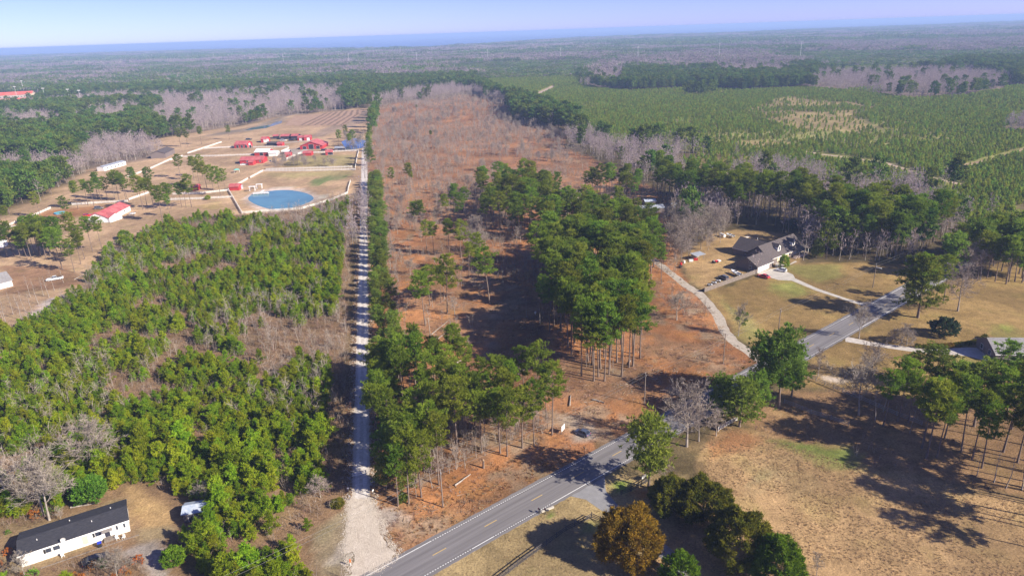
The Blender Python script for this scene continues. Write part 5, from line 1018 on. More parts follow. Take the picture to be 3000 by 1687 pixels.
# the farm
g0 = at('G', 310, 1195); ga = ang2(at('G', 320, 1180), at('G', 610, 1190))
gable('farm_house', 'white building with a bright red roof on the tan farm lawn', 'building', at('G', 600, 1195), ang2(at('G', 600, 1195), at('G', 860, 1060)), 27, 11, 3.0, 5.4, 'siding', 'red_metal', 0.4, windows=[('f',12,1,0.9,1.1),('f',20,1,1.2,1.1)])
gable('annex', 'low white annex with red roof joined to the red roofed farm building', 'building', at('G', 330, 1185), ang2(at('G', 330, 1185), at('G', 600, 1195)), 13.5, 9, 2.7, 4.2, 'siding', 'red_metal', 0.3, windows=[('f',3,0.8,1.5,1.6),('f',6,0.8,1.5,1.6)])
gable('white_trailer', 'long white trailer home at the wood edge beyond the farm pines', 'trailer', at('G', 545, 420), ang2(at('G', 545, 420), at('G', 865, 330)), 26, 6, 3.0, 3.7, 'siding', 'metal', 0.2, windows=[('f',4,1.2,1.2,1.1),('f',9,1.2,1.2,1.1),('f',17,1.2,1.2,1.1),('f',22,1.2,1.2,1.1)], doors=[('f',13,0.3,1.0,2.0,'dark')])
big = gable('red_barn', 'big red barn with three black doorways and broad red roof', 'barn', at('F', 1290, 340), 0.0 - 0.02, 19, 20, 3.0, 6.6, 'red_wall', 'red_metal', 0.5)
big.rotation_euler = (0, 0, -PI/2 - 0.03); big.location = at('F', 1290, 345) + Vector((0, 20, 0))
for p, w, h in ((4, 3.2, 2.6), (10, 4.4, 4.2), (16, 3.2, 2.6)): window(big, 'r', p, 0.1, w, h, 19, 20, 'white', 'dark').name = 'doorway'
def barn(nm, label, c, x, y, c2, x2, y2, D, h, ridge, wall='red_wall', roof='red_metal', doors=(), windows=(), cat='barn', group=None, L=None):
    a = at(c, x, y); b = at(c2, x2, y2); return gable(nm, label, cat, a, ang2(a, b), L or (b-a).length, D, h, ridge, wall, roof, 0.4, doors=doors, windows=windows, group=group)
barn('red_barn', 'red roofed stable with white arched stalls behind the white fence', 'F', 160, 320, 'F', 370, 315, 13, 3.2, 5.6, doors=[('f',3,0.1,2,2.4,'dark'),('f',7,0.1,2,2.4,'dark'),('f',11,0.1,2,2.4,'dark'),('f',15,0.1,2,2.4,'dark'),('r',6.5,0.1,3.2,3.2,'white')])
barn('red_shed', 'red shed with a white roll door in the farm row', 'F', 615, 225, 'F', 710, 222, 10, 3.2, 5.0, doors=[('f',5,0.1,5.0,3.2,'white')], cat='shed')
barn('red_shed', 'open red roofed carport left of the parked machines', 'F', 820, 160, 'F', 910, 155, 9, 2.6, 3.6, 'dark', doors=(), cat='carport')  # carport walls are solid, coloured dark for the shade under the roof
barn('red_shed', 'open red roofed carport over the white truck', 'F', 950, 170, 'F', 1090, 165, 10, 3.0, 4.4, 'dark', cat='carport')
barn('red_shed', 'open red roofed carport over the dark trailers', 'F', 1130, 165, 'F', 1240, 162, 10, 3.0, 4.4, 'dark', cat='carport')
barn('red_shed', 'red shed with white trim beside the row of carports', 'F', 1240, 190, 'F', 1330, 188, 9, 2.8, 4.2, doors=[('f',3,0.1,2.6,2.2,'white')], cat='shed')
barn('red_shed', 'red shed at the end of the carport row', 'F', 1350, 190, 'F', 1465, 184, 10, 3.0, 4.6, doors=[('f',4,0.1,2.4,2.4,'white')], cat='shed')
barn('red_shed', 'low open dark shed behind the stable fence', 'F', 715, 275, 'F', 890, 272, 7, 2.4, 3.2, 'dark', 'shingle', cat='shed')
barn('red_shed', 'tiny red shed beside the low open shed', 'F', 890, 285, 'F', 975, 283, 6, 2.2, 3.4, cat='shed')
barn('white_roof_barn', 'barn with wide white metal roof in the middle of the farm', 'F', 505, 450, 'F', 740, 445, 12, 3.0, 5.0, 'red_wall', 'white', doors=[('f',6,0.1,3,2.6,'dark')])
barn('white_roof_barn', 'small white roofed lean-to joined to the white barn', 'F', 745, 460, 'F', 880, 455, 10, 2.8, 4.0, 'white', 'white', cat='shed')
barn('white_roof_barn', 'white carport beside the paddock fence of the farm', 'F', 980, 430, 'F', 1090, 425, 9, 2.4, 3.2, 'dark', 'white', cat='carport')
barn('red_house', 'long low red roofed farm house with a white ridge line', 'F', 255, 590, 'F', 650, 575, 12, 2.8, 4.8, windows=[('f',6,1,1.4,1.2),('f',16,1,1.4,1.2),('f',24,1,1.4,1.2)], cat='house')
barn('red_shed', 'small red roofed porch shed before the long red house', 'F', 400, 612, 'F', 480, 610, 6, 2.4, 3.6, cat='shed')
barn('red_shed', 'maroon roofed shed near the paddock corner', 'F', 1020, 480, 'F', 1120, 475, 8, 2.4, 3.8, cat='shed')
barn('red_shed', 'small red run-in shed on the upper paddock fence', 'F', 1330, 452, 'F', 1475, 447, 7, 2.4, 3.6, cat='shed')
barn('red_shed', 'tiny red roofed shelter with a dark opening on the paddock', 'F', 1720, 438, 'F', 1830, 432, 8, 2.4, 3.8, cat='shelter', doors=[('f',4,0.1,4,2.0,'dark')])
barn('grey_shelter', 'grey metal shelter beside the bright blue pond', 'F', 1875, 370, 'F', 2010, 366, 8, 2.6, 3.4, 'greywall', 'metal', cat='shelter', doors=[('f',6,0.1,7,2.2,'dark')])
barn('red_shed', 'bright red shed beside the fenced pond', 'F', 75, 1045, 'F', 235, 1040, 6, 2.6, 4.0, cat='shed')
barn('red_shed', 'dark red shed in the shade under the farm pines', 'G', 1860, 715, 'G', 1970, 708, 6, 2.4, 3.6, cat='shed')
barn('grey_shelter', 'grey barn at the wood edge by the two white fences', 'W', -60, 700, 'W', 55, 640, 12, 4.0, 6.0, 'greywall', 'shingle', cat='barn')
barn('farm_cabin', 'grey roofed house at the edge of the bare yard with white trim', 'L', -120, 770, 'L', 100, 715, 11, 2.6, 5.2, 'siding', 'shingle_grey', cat='house')
barn('farm_cabin', 'white shed at the left edge of the farm lawn', 'Y', -40, 1010, 'Y', 70, 1000, 5, 2.6, 3.4, 'siding', 'siding', cat='shed')
tank = empty('water_tank', at('F', 270, 1010), 0, 'pale round tank beside the bright red pond shed', 'tank')
MB().tube((0,0,0), (0,0,2.2), 1.5, 1.5, 16).build('body', MT['metal'], tank); MB().tube((0,0,2.2), (0,0,2.7), 1.5, 0.3, 16).build('lid', MT['metal'], tank)
dk = empty('pond_dock', at('F', 620, 1100), 0.1, 'white wooden dock with arbour reaching into the pond', 'dock')
MB().box(-5, 4.5, -1.2, 1.6, 0.35, 0.55).build('deck', MT['white'], dk); MB().box(-1.6, 0.0, 1.6, 10, 0.35, 0.5).build('walkway', MT['white'], dk)
for x in (-4.8, -2.4, 0, 2.2, 4.3):
    MB().tube((x, -1.0, -0.2), (x, -1.0, 1.4), 0.1, 0.1, 6).build('post', MT['white'], dk)
MB().box(-5, 4.5, -1.08, -0.95, 1.25, 1.42).build('rail', MT['white'], dk)
for nm, x, y in (('left', 470, 1050), ('right', 590, 1010)):
    ab = empty('arbour', at('F', x, y), 0.1, 'white timber arbour %s the pond dock' % ('at the bank left of' if nm == 'left' else 'over the walkway of'), 'arbour')
    for sx in (-1.6, 1.6):
        for sy in (-1, 1): MB().box(sx-0.12, sx+0.12, sy-0.12, sy+0.12, 0, 2.7).build('post', MT['white'], ab)
    for sx in (-1.6, 1.6): MB().box(sx-0.15, sx+0.15, -1.4, 1.4, 2.7, 2.95).build('beam', MT['white'], ab)
    MB().box(-2.0, 2.0, -1.2, 1.2, 2.95, 3.1).build('top', MT['white'], ab)
pl = empty('paddling_pool', at('Y', 1060, 395), 0.3, 'light blue paddling pool on the rust coloured farm yard', 'pool')
MB().tube((0,0,0), (0,0,0.7), 2.9, 3.0, 24).build('wall', mat('pool_vinyl', (0.16, 0.48, 0.75), 0.4), pl); MB().tube((0,0,0.705), (0,0,0.72), 2.8, 2.8, 24).build('water', mat('pool_water', (0.16, 0.55, 0.68), 0.1), pl)
tt = empty('green_canopy', at('F', 200, 735), 0.4, 'small turquoise canopy frame on the farm lawn', 'canopy')
mb = MB(); mb.add([(-2,-2,2.2),(2,-2,2.2),(2,2,2.2),(-2,2,2.2),(0,0,3.0)], [(0,1,4),(1,2,4),(2,3,4),(3,0,4)]); mb.build('top', mat('turquoise_cloth', (0.18, 0.55, 0.48)), tt)
for sx in (-1.9, 1.9):
    for sy in (-1.9, 1.9): MB().tube((sx, sy, 0), (sx, sy, 2.2), 0.05, 0.05, 6).build('leg', MT['white'], tt)
sc = at('A1', 0, 780)
for k, (x, y, L, D, h, rg, lab) in enumerate(((-40,725,62,30,6,11,'long orange red roofed school wing nearest the trees'), (-80,775,70,26,6,10,'lower red roofed school wing at the forest edge'), (200,725,22,16,7,9,'small pale school annex beside the red roofs'))):
    gable('school_building', lab, 'school', Vector((at('A1', x, y, 6).x, at('A1', x, y, 6).y, 0)), 0.35, L, D, h, rg, 'brick', 'orange_roof' if k < 2 else 'cream', 0.6, windows=[('f', 4+5*j, 1.5, 2.4, 1.8) for j in range(int(L/5)-1)])
def mast(c, x, y, zt, h, label, group, z=0):
    q = at(c, x, y, zt); q.z = 0; o = empty('floodlight_mast', q, 0.35, label, 'floodlight', group)
    MB().tube((0,0,0), (0,0,h), 0.35, 0.22, 6).build('pole', MT['steel'], o); MB().box(-2.2, 2.2, -0.3, 0.3, h, h+1.2).build('lamp_bank', MT['steel'], o)
for x, y in ((335,715),(520,725),(120,700),(170,650),(605,735)): mast('A1', x, y, 14, 24, 'tall pale floodlight mast near the red roofed school', 'floodlight masts by the school')
# transmission poles far away
for c, x, y, h in (('A1',1090,440,38),('A1',1105,438,36),('A1',1122,436,30),('A1',1148,436,32),('A1',1614,432,38),('A1',1722,432,30),('A1',1850,436,26),('A1',1980,442,26),('A1',2140,466,40),('A2',57,462,40),('A2',570,458,40),('A2',1105,432,40),('A2',1653,424,40),('A2',2238,432,44),('A3',275,406,42),('A3',890,402,44),('A1',180,432,26),('A1',440,428,26)):
    q = at(c, x, y, 15); q.z = 0; o = empty('transmission_pole', q, 0.2, 'tall pale transmission pole standing above the distant forest', 'transmission pole', 'transmission poles over the forest')
    MB().tube((0,0,0), (0,0,h), 0.6, 0.4, 6).build('shaft', MT['steel'], o)
    for zz in (h-2, h-6): MB().box(-2.4, 2.4, -0.2, 0.2, zz, zz+0.35).build('crossarm', MT['steel'], o)
# ------------------------------------------------------------ fences
def fence(name, label, pts, mat_, h=1.35, rails=(0.35, 0.75, 1.15), bay=2.44, pw=0.13, rh=0.15, group=None):
    pts = [Vector((p[0], p[1], 0)) for p in pts]; o = empty(name, pts[0], 0, label, 'fence', group)
    pm = MB().box(-pw/2, pw/2, -pw/2, pw/2, 0, h).mesh('post', MT[mat_]); rm = MB().box(0, 1, -0.03, 0.03, -rh/2, rh/2).mesh('rail', MT[mat_])
    for a, b in zip(pts, pts[1:]):
        L = (b-a).length; n = max(1, round(L/bay)); an = ang2(a, b)
        for k in range(n+1): link_mesh('post', pm, o, a.lerp(b, k/n)-pts[0], an)
        for r in rails: link_mesh('rail', rm, o, a-pts[0]+Vector((0, 0, r))+Vector((math.sin(an), -math.cos(an), 0))*(pw/2+0.02), an, (L, 1, 1))
    return o
def at_all(c, pts): return [at(c, x, y) for x, y in pts]
WF = 'white_board_fence'; WR = (0.3, 0.62, 0.94, 1.26)
def white_fence(label, c, pts): fence(WF, label, at_all(c, pts), 'white_fence', 1.5, WR, 2.6, 0.2, 0.2)
white_fence('white board fence along the near side of the round pond', 'F', [(290,1438),(700,1408),(1300,1368),(1840,1205),(2090,1098)])
white_fence('white board fence running down the west side of the round pond', 'F', [(55,1035),(290,1438)])
white_fence('white fence along the east side of the pond lawn', 'F', [(2095,1090),(2110,1000),(2145,890)])
white_fence('white fence down the east side of the paddock', 'F', [(2225,660),(2250,520),(2285,370)])
white_fence('shaded white fence along the south side of the paddock lane', 'F', [(640,718),(1400,712),(2230,692)])
white_fence('white fence along the north side of the paddock lane', 'F', [(700,690),(1400,672),(2170,650)])
white_fence('short solid white fence rising from the bright red pond shed', 'F', [(165,978),(388,852)])
white_fence('short solid white fence leading up to the paddock lane', 'F', [(430,832),(640,718)])
white_fence('white fence slanting up past the bare paddock trees', 'F', [(1000,528),(1290,412)])
white_fence('white fence along the top of the paddock by the shelters', 'F', [(1290,412),(1700,398),(1850,384),(2285,368)])
white_fence('white fence beside the grey farm track', 'F', [(960,384),(1092,326)])
white_fence('white fence in front of the red stable', 'W', [(420,588),(800,568)])
white_fence('white fence right of the red stable', 'W', [(1040,572),(1480,566)])
white_fence('long white fence climbing past the lone farm pine', 'W', [(215,648),(640,508)])
white_fence('white fence crossing the farm below the stable', 'W', [(150,692),(600,680),(1040,664)])
white_fence('white fence at the grey barn by the wood edge', 'W', [(0,732),(150,682)])
white_fence('white fence climbing from the farm pines to the barn', 'G', [(1245,388),(1560,245)])
white_fence('white fence stretch under the farm pines beside the trailer lawn', 'G', [(900,520),(1110,440)])
white_fence('shaded white fence behind the farm pine row', 'G', [(1580,778),(2000,765),(2420,720)])
white_fence('sunny white fence in front of the farm pine row', 'G', [(1500,862),(2000,845),(2475,822)])
white_fence('slanting white fence between the farm pines', 'G', [(920,860),(1220,755)])
white_fence('white fence in deep shade behind the red roofed building', 'G', [(60,935),(500,905),(900,885)])
white_fence('white fence behind the round clipped bush', 'Y', [(180,612),(350,532)])
white_fence('white fence above the paddling pool yard', 'Y', [(590,452),(900,312)])
fence('black_rail_fence', 'black three rail fence along the highway below the golden cedar', at_all('U', [(-700,1640),(-300,1330),(300,900),(560,770),(685,700)]), 'wood_dark', 1.35)
fence('black_rail_fence', 'short black rail fence turning from the highway along the side drive', at_all('U', [(685,700),(820,760),(1000,900)]), 'wood_dark', 1.35)
fence('black_rail_fence', 'black rail fence between the side drive and the round topped pine', at_all('U', [(1130,360),(1280,300),(1500,180),(1560,140)]), 'wood_dark', 1.35)
fence('white_rail_fence', 'short white rail fence at the corner of the dry field', at_all('D', [(265,365),(330,325),(405,285)]), 'white_fence', 1.3)
fence('grey_rail_fence', 'weathered grey rail fence along the yard of the leafless trees', at_all('Z', [(660,270),(1100,450),(1560,640),(2150,900),(2576,1060)]), 'wood_grey', 1.35)
fence('brown_rail_fence', 'brown rail fence along the shaded edge of the dry field', at_all('Z', [(270,690),(720,870),(1050,970),(1350,1075)]), 'wood_grey', 1.35)
fa = at('H', 90, 1262); fb = at('H', 1092, 905); n = 15; an = ang2(fa, fb); Lf = (fb-fa).length
wfence = empty('board_fence', fa, an, 'weathered solid wooden fence between the back yard and the front lawn', 'fence')
rr = random.Random(3)
pans = []
for v in range(4):
    mb = MB(); w = Lf/n; x = 0.0
    while x < w-0.02:
        ww = min(0.15, w-x); mb.box(x+0.004, x+ww-0.004, rr.uniform(-0.012, 0.012)-0.012, 0.012, 0.04, 1.8+rr.uniform(-0.03, 0.03)); x += 0.15
    mb.box(0, w, 0.014, 0.06, 0.4, 0.5); mb.box(0, w, 0.014, 0.06, 1.35, 1.45); pans.append(mb.mesh('panel', MT['wood']))
pmn = MB().box(-0.06, 0.06, 0.02, 0.14, 0, 1.95).mesh('post', MT['wood_grey'])
for k in range(n):
    link_mesh('panel', pans[k % 4], wfence, (k*Lf/n, 0, 0)); link_mesh('post', pmn, wfence, (k*Lf/n, 0.045, 0))
link_mesh('post', pmn, wfence, (Lf, 0.045, 0))
# ------------------------------------------------------------ vehicles
def ring(x, hw_, z0, z1, c=0.12): return [(x, -hw_, z0), (x, hw_, z0), (x, hw_, z1-c), (x, hw_-c*1.3, z1), (x, -hw_+c*1.3, z1), (x, -hw_, z1-c)]
def wheels(o, xs, hwid, r):
    for x in xs:
        for s in (-1, 1):
            w = MB().tube((x, s*(hwid-0.20), r), (x, s*(hwid+0.03), r), r, r, 14).build('wheel', MT['tyre'], o)
            MB().tube((x, s*(hwid+0.02), r), (x, s*(hwid+0.045), r), r*0.58, r*0.58, 10).build('rim', MT['steel'], w)
def car(label, loc, rz, paint_, style='sedan', name='parked_car', cat='car', L=4.6):
    """x points to the front"""
    o = empty(name, loc, rz, label, cat); k = L/4.6; P_ = MT[paint_]
    if style == 'pickup':
        body = [(-2.75,.88,.55,1.02),(-2.7,.94,.45,1.08),(-0.6,.95,.38,1.10),(0.9,.95,.38,1.12),(2.3,.92,.42,1.06),(2.65,.84,.5,.86)]; cabb = (-0.75,1.15); cabt = (-0.55,0.45); ct = 1.78; wx = (-1.75,1.75); r = 0.39
    elif style == 'suv':
        body = [(-2.3,.80,.5,1.05),(-2.2,.9,.4,1.10),(0.9,.92,.32,1.08),(1.9,.90,.36,1.0),(2.3,.82,.45,.80)]; cabb = (-2.15,1.1); cabt = (-1.95,0.35); ct = 1.72; wx = (-1.4,1.4); r = 0.37
    elif style == 'hatch':
        body = [(-2.05,.78,.45,.90),(-1.95,.86,.32,.98),(0.8,.88,.28,.96),(1.8,.84,.33,.84),(2.1,.74,.42,.66)]; cabb = (-1.9,1.05); cabt = (-1.35,0.15); ct = 1.47; wx = (-1.25,1.3); r = 0.32
    else:
        body = [(-2.3,.76,.45,.84),(-2.2,.85,.32,.96),(-1.3,.89,.27,1.0),(0.9,.89,.27,.97),(2.0,.85,.32,.83),(2.3,.74,.42,.66)]; cabb = (-1.75,1.05); cabt = (-1.05,0.2); ct = 1.44; wx = (-1.4,1.4); r = 0.33
    MB().loft([ring(x*k, w, a, b) for x, w, a, b in body]).build('body', P_, o, smooth=False)
    zb = 0.93 if style not in ('pickup', 'suv') else 1.06; hb, ht = 0.80, 0.62
    b4 = [(cabb[0]*k,-hb,zb),(cabb[1]*k,-hb,zb),(cabb[1]*k,hb,zb),(cabb[0]*k,hb,zb)]; t4 = [(cabt[0]*k,-ht,ct),(cabt[1]*k,-ht,ct),(cabt[1]*k,ht,ct),(cabt[0]*k,ht,ct)]
    MB().loft([b4, t4]).build('window', MT['carglass'], o)
    MB().loft([[(x*1.0, y*1.03, ct-0.005) for x, y, z in t4], [(x, y*0.9, ct+0.06) for x, y, z in t4]]).build('roof', P_, o)
    for s in (-1, 1):
        mb = MB()
        for (xb, xt) in ((cabb[0], cabt[0]), (cabb[1], cabt[1]), ((cabb[0]+cabb[1])/2, (cabt[0]+cabt[1])/2)): mb.tube((xb*k, s*(hb+0.005), zb), (xt*k, s*(ht+0.01), ct), 0.045, 0.04, 4)
        mb.build('pillar', P_, o)
        xf = body[-1][0]*k; xr = body[0][0]*k
        MB().box(xf-0.10, xf+0.02, s*0.55-0.16, s*0.55+0.16, body[-1][3]-0.16, body[-1][3]-0.02).build('headlight', MT['lamp'], o)
        MB().box(xr-0.02, xr+0.06, s*0.60-0.13, s*0.60+0.13, body[0][3]-0.18, body[0][3]-0.03).build('tail_light', MT['redlamp'], o)
    if style == 'pickup':
        MB().box(-2.62, -0.85, -0.76, 0.76, 1.085, 1.10).build('bed_floor', MT['black'], o)
    wheels(o, [x*k for x in wx], 0.86 if style != 'pickup' else 0.92, r); return o
def park(label, paint_, style, c, x0, y0, x1, y1, L=4.6, **kw):
    a = at(c, x0, y0); b = at(c, x1, y1); return car(label, (a+b)/2, ang2(a, b), paint_, style, L=L, **kw)
park('dark slate blue hatchback parked in the clearing by the white sign', 'p_blue', 'hatch', 'S', 820, 650, 550, 545, 4.3)
park('white hatchback on the concrete house drive', 'p_white', 'hatch', 'H', 1640, 885, 1440, 850, 4.5)
park('bright red car parked on the lawn beside the drive', 'p_red', 'sedan', 'H', 1330, 1020, 1075, 950, 4.9)
park('dark grey car parked behind the board fence', 'p_grey', 'suv', 'H', 520, 1045, 370, 985, 4.6)
park('navy blue van parked beside the grey roofed house', 'p_navy', 'suv', 'K', 2260, 925, 2105, 925, 4.9)
park('white pickup truck parked in the bare yard', 'p_white', 'pickup', 'L', 478, 660, 352, 680, 5.4, name='pickup_truck', cat='pickup')
park('dark car half hidden by brush before the mobile home', 'p_black', 'sedan', 'N', 1440, 1260, 1720, 1140, 4.5)
park('grey car on the farm lane by the round bush', 'p_grey', 'suv', 'Y', -60, 680, 80, 690, 4.6)
park('dark red car beside the red roofed farm building', 'p_red', 'suv', 'Y', 1500, 455, 1600, 440, 4.6)
park('white truck under the farm carport', 'p_white', 'suv', 'F', 960, 195, 1030, 195, 6.5)
park('dark truck parked between the farm carports', 'p_black', 'suv', 'F', 1100, 195, 1190, 190, 7)
park('white car in front of the long red farm house', 'p_white', 'sedan', 'F', 270, 612, 370, 605, 6)
park('black jeep on the track above the stable', 'p_black', 'suv', 'F', 370, 180, 440, 175, 6)
park('dark wagon in front of the blue pond shelter', 'p_black', 'suv', 'F', 1660, 365, 1760, 362, 7)
park('silver boat trailer truck beside the farm building lawn', 'p_grey', 'suv', 'Y', 1680, 320, 1820, 315, 5)
def boat(label, a, b, name='motor_boat'):
    o = empty(name, (a+b)/2, ang2(a, b), label, 'boat'); L = (b-a).length
    rs = []
    for t, w, z0, z1 in ((-0.5,.85,.55,1.25),(-0.2,1.0,.45,1.28),(0.15,.95,.5,1.35),(0.36,.55,.7,1.45),(0.5,.06,1.2,1.55)): rs.append([(t*L, -w*0.55, z0), (t*L, w*0.55, z0), (t*L, w, z1), (t*L, -w, z1)])
    MB().loft(rs).build('hull', MT['p_white'], o); MB().box(-0.42*L, 0.12*L, -0.62, 0.62, 1.285, 1.30).build('cockpit', MT['dark'], o)
    MB().box(0.02*L, 0.05*L, -0.6, 0.6, 1.3, 1.75).build('windscreen', MT['carglass'], o); MB().box(-0.56*L, -0.5*L, -0.2, 0.2, 0.6, 1.7).build('outboard', MT['black'], o)
    MB().box(-0.35*L, 0.62*L, -0.06, 0.06, 0.38, 0.5).build('trailer', MT['steel'], o)
    for s in (-1, 1): MB().tube((-0.15*L, s*0.8, 0.3), (-0.15*L, s*1.0, 0.3), 0.3, 0.3, 12).build('wheel', MT['tyre'], o)
boat('white motor boat on a trailer behind the board fence', at('H', 770, 985), at('H', 590, 895))
boat('white boat lying by the red roofed farm building', at('Y', 2400, 410), at('Y', 2290, 430))
boat('white skiff among the junk by the bare yard wood', at('H', 640, 245), at('H', 500, 205))
def quad(label, loc, rz, m):
    o = empty('quad_bike', loc, rz, label, 'quad bike', 'quad bikes by the fence'); MB().loft([ring(x, w, a, b, 0.05) for x, w, a, b in ((-0.95,.3,.5,.75),(-0.5,.4,.4,.85),(0.1,.28,.4,.75),(0.5,.42,.4,.9),(0.95,.3,.5,.8))]).build('body', MT[m], o)
    MB().box(-0.65, 0.05, -0.16, 0.16, 0.85, 0.98).build('seat', MT['black'], o); MB().tube((0.35, -0.4, 1.12), (0.35, 0.4, 1.12), 0.025, 0.025, 6).build('handlebar', MT['black'], o)
    MB().tube((0.5, 0, 0.8), (0.35, 0, 1.12), 0.04, 0.04, 6).build('steering_post', MT['black'], o)
    for x in (-0.65, 0.65):
        for s in (-1, 1): MB().tube((x, s*0.36, 0.3), (x, s*0.60, 0.3), 0.3, 0.3, 12).build('wheel', MT['tyre'], o)
for k, (x, y) in enumerate(((190,1145),(268,1105),(345,1068))): quad('white quad bike parked behind the board fence', at('H', x, y), HW_ANG-1.2, 'p_white')
def tank_cyl(label, a, b, r, m):
    o = empty('storage_tank', (a+b)/2, ang2(a, b), label, 'tank'); L = (b-a).length; MB().tube((-L/2,0,r+0.3), (L/2,0,r+0.3), r, r, 14).build('body', MT[m], o)
    for s in (-1, 1): MB().box(s*L*0.3-0.15, s*L*0.3+0.15, -r*0.7, r*0.7, 0, 0.6).build('stand', MT['steel'], o)
tank_cyl('white cylinder tank at the edge of the back yard', at('H', 375, 200), at('H', 470, 240), 0.7, 'white')
lumber = empty('lumber_stack', at('H', 870, 230), 0.5, 'stack of pale boards lying on the back yard', 'lumber')
for k in range(5): MB().box(-2.2, 2.2, -0.6+k*0.25, -0.6+k*0.25+0.22, 0, 0.25+0.05*(k % 2)).build('board', MT['cutwood'] if k % 2 else MT['white'], lumber)
tr = empty('lawn_tractor', at('H', 290, 705), 0.5, 'red and white lawn tractor on the rust coloured back yard', 'tractor')
MB().loft([ring(x, w, a, b, 0.06) for x, w, a, b in ((-0.3,.35,.5,.9),(0.4,.4,.45,1.0),(1.2,.32,.5,.9))]).build('hood', MT['p_red'], tr); MB().box(-0.9, -0.35, -0.3, 0.3, 0.7, 0.85).build('seat', MT['white'], tr); MB().box(-0.98, -0.88, -0.3, 0.3, 0.85, 1.35).build('backrest', MT['white'], tr)
for x, r in ((-0.7, 0.5), (0.9, 0.32)):
    for s in (-1, 1): MB().tube((x, s*0.4, r), (x, s*0.68, r), r, r, 12).build('wheel', MT['tyre'], tr)
MB().box(1.3, 2.6, -0.7, 0.7, 0.3, 0.8).build('cart', MT['white'], tr)
for k, (x, y, m, lab) in enumerate(((800,815,'white','white chest freezer dumped at the edge of the bare wood'), (670,840,'white','white drum beside the bare wood'), (610,875,'p_red','red fuel drum beside the bare wood'), (890,790,'p_red','red mower body beside the open lean-to'), (600,930,'p_black','black grill in the junk by the lane'))):
    q = at('X', x, y); o = empty('yard_junk', q, k, lab, 'junk'); mb = MB()
    if k in (1, 2): mb.tube((0,0,0), (0,0,1.0), 0.5, 0.5, 12); mb.tube((0,0,1.0), (0,0,1.06), 0.46, 0.40, 12)
    else: mb.box(-0.8, 0.8, -0.45, 0.45, 0.1, 0.85); mb.box(-0.84, 0.84, -0.49, 0.49, 0.852, 0.95)
    mb.build('body', MT[m], o)
    MB().box(-0.3, 0.3, -0.3, 0.3, 0.0, 0.1).build('base', MT['black'], o)
sh = empty('lean_to', at('X', 920, 760), 0.5, 'open lean-to with a grey tin roof at the edge of the bare wood', 'lean-to')
for sx in (-2.2, 2.2):
    for sy in (-1.4, 1.4): MB().box(sx-0.08, sx+0.08, sy-0.08, sy+0.08, 0, 2.2).build('post', MT['wood_grey'], sh)
MB().box(-2.7, 2.7, -1.9, 1.9, 2.2, 2.3, tilt=Matrix.Rotation(rad(5), 3, 'X')).build('roof', MT['metal'], sh); MB().box(-2.1, 2.1, 1.2, 1.3, 0, 2.0).build('back_wall', MT['wood_grey'], sh)
# ------------------------------------------------------------ signs, gate, mailboxes, poles
q = at('S', 320, 560); sg = empty('sign_board', q, 1.05, 'plain white sign board on posts beside the slate blue hatchback', 'sign')
MB().box(-0.9, 0.9, -0.03, 0.03, 0.7, 2.1).build('panel', MT['white'], sg)
for s in (-1, 1): MB().box(s*0.8-0.05, s*0.8+0.05, 0.035, 0.135, 0, 2.15).build('post', MT['wood'], sg)
q = at('U', 1485, 130); sg = empty('sign_board', q, HW_ANG, 'low white name board at the drive fence under the round topped pine', 'sign')
MB().box(-0.9, 0.9, -0.04, 0.04, 0.6, 1.3).build('panel', MT['white'], sg)
for s in (-1, 1): MB().box(s*0.75-0.05, s*0.75+0.05, 0.045, 0.145, 0, 1.35).build('post', MT['wood_dark'], sg)
q = at('M', 1465, 935); sg = empty('sign_board', q, 0.2, 'small white marker sign in the shade of the big stand', 'sign')
MB().box(-0.3, 0.3, -0.02, 0.02, 0.6, 1.4).build('panel', MT['white'], sg); MB().box(-0.04, 0.04, 0.022, 0.10, 0, 1.3).build('post', MT['steel'], sg)
ga_ = at('T', 222, 215); gb_ = at('T', 400, 180); gt = empty('pipe_gate', ga_, ang2(ga_, gb_), 'pale pipe gate across the shaded gravel road', 'gate'); gl = (gb_-ga_).length
for z in (0.55, 1.1): MB().tube((0,0,z), (gl,0,z), 0.06, 0.06, 8).build('pipe', MT['white'], gt)
for x in (0.0, gl): MB().tube((x,0.1,0), (x,0.1,1.35), 0.09, 0.09, 8).build('post', MT['wood'], gt)
MB().tube((0.1,0,0.55), (gl*0.5,0,1.1), 0.04, 0.04, 6).build('brace', MT['white'], gt)
for k, (x, y, lab) in enumerate(((175,385,'white marker post left of the gravel road mouth'), (487,412,'white marker post right of the gravel road mouth'), (480,298,'small white sign post right of the pipe gate'), (192,490,'white reflector post on the left verge of the sand apron'))):
    o = empty('marker_post', at('T', x, y), k, lab, 'marker'); MB().box(-0.07, 0.07, -0.05, 0.05, 0, 1.0).build('post', MT['wood_grey'], o); MB().box(-0.2, 0.2, -0.075, -0.052, 0.75, 1.15).build('plate', MT['white'], o)
o = empty('marker_post', at('T', 205, 1320), 0.4, 'orange utility marker post beside the sand apron', 'marker'); MB().tube((0,0,0), (0,0,0.9), 0.05, 0.05, 8).build('post', MT['white'], o); MB().tube((0,0,0.9), (0,0,1.5), 0.16, 0.13, 8).build('cap', mat('orange_plastic', (0.85, 0.16, 0.03), 0.5), o)
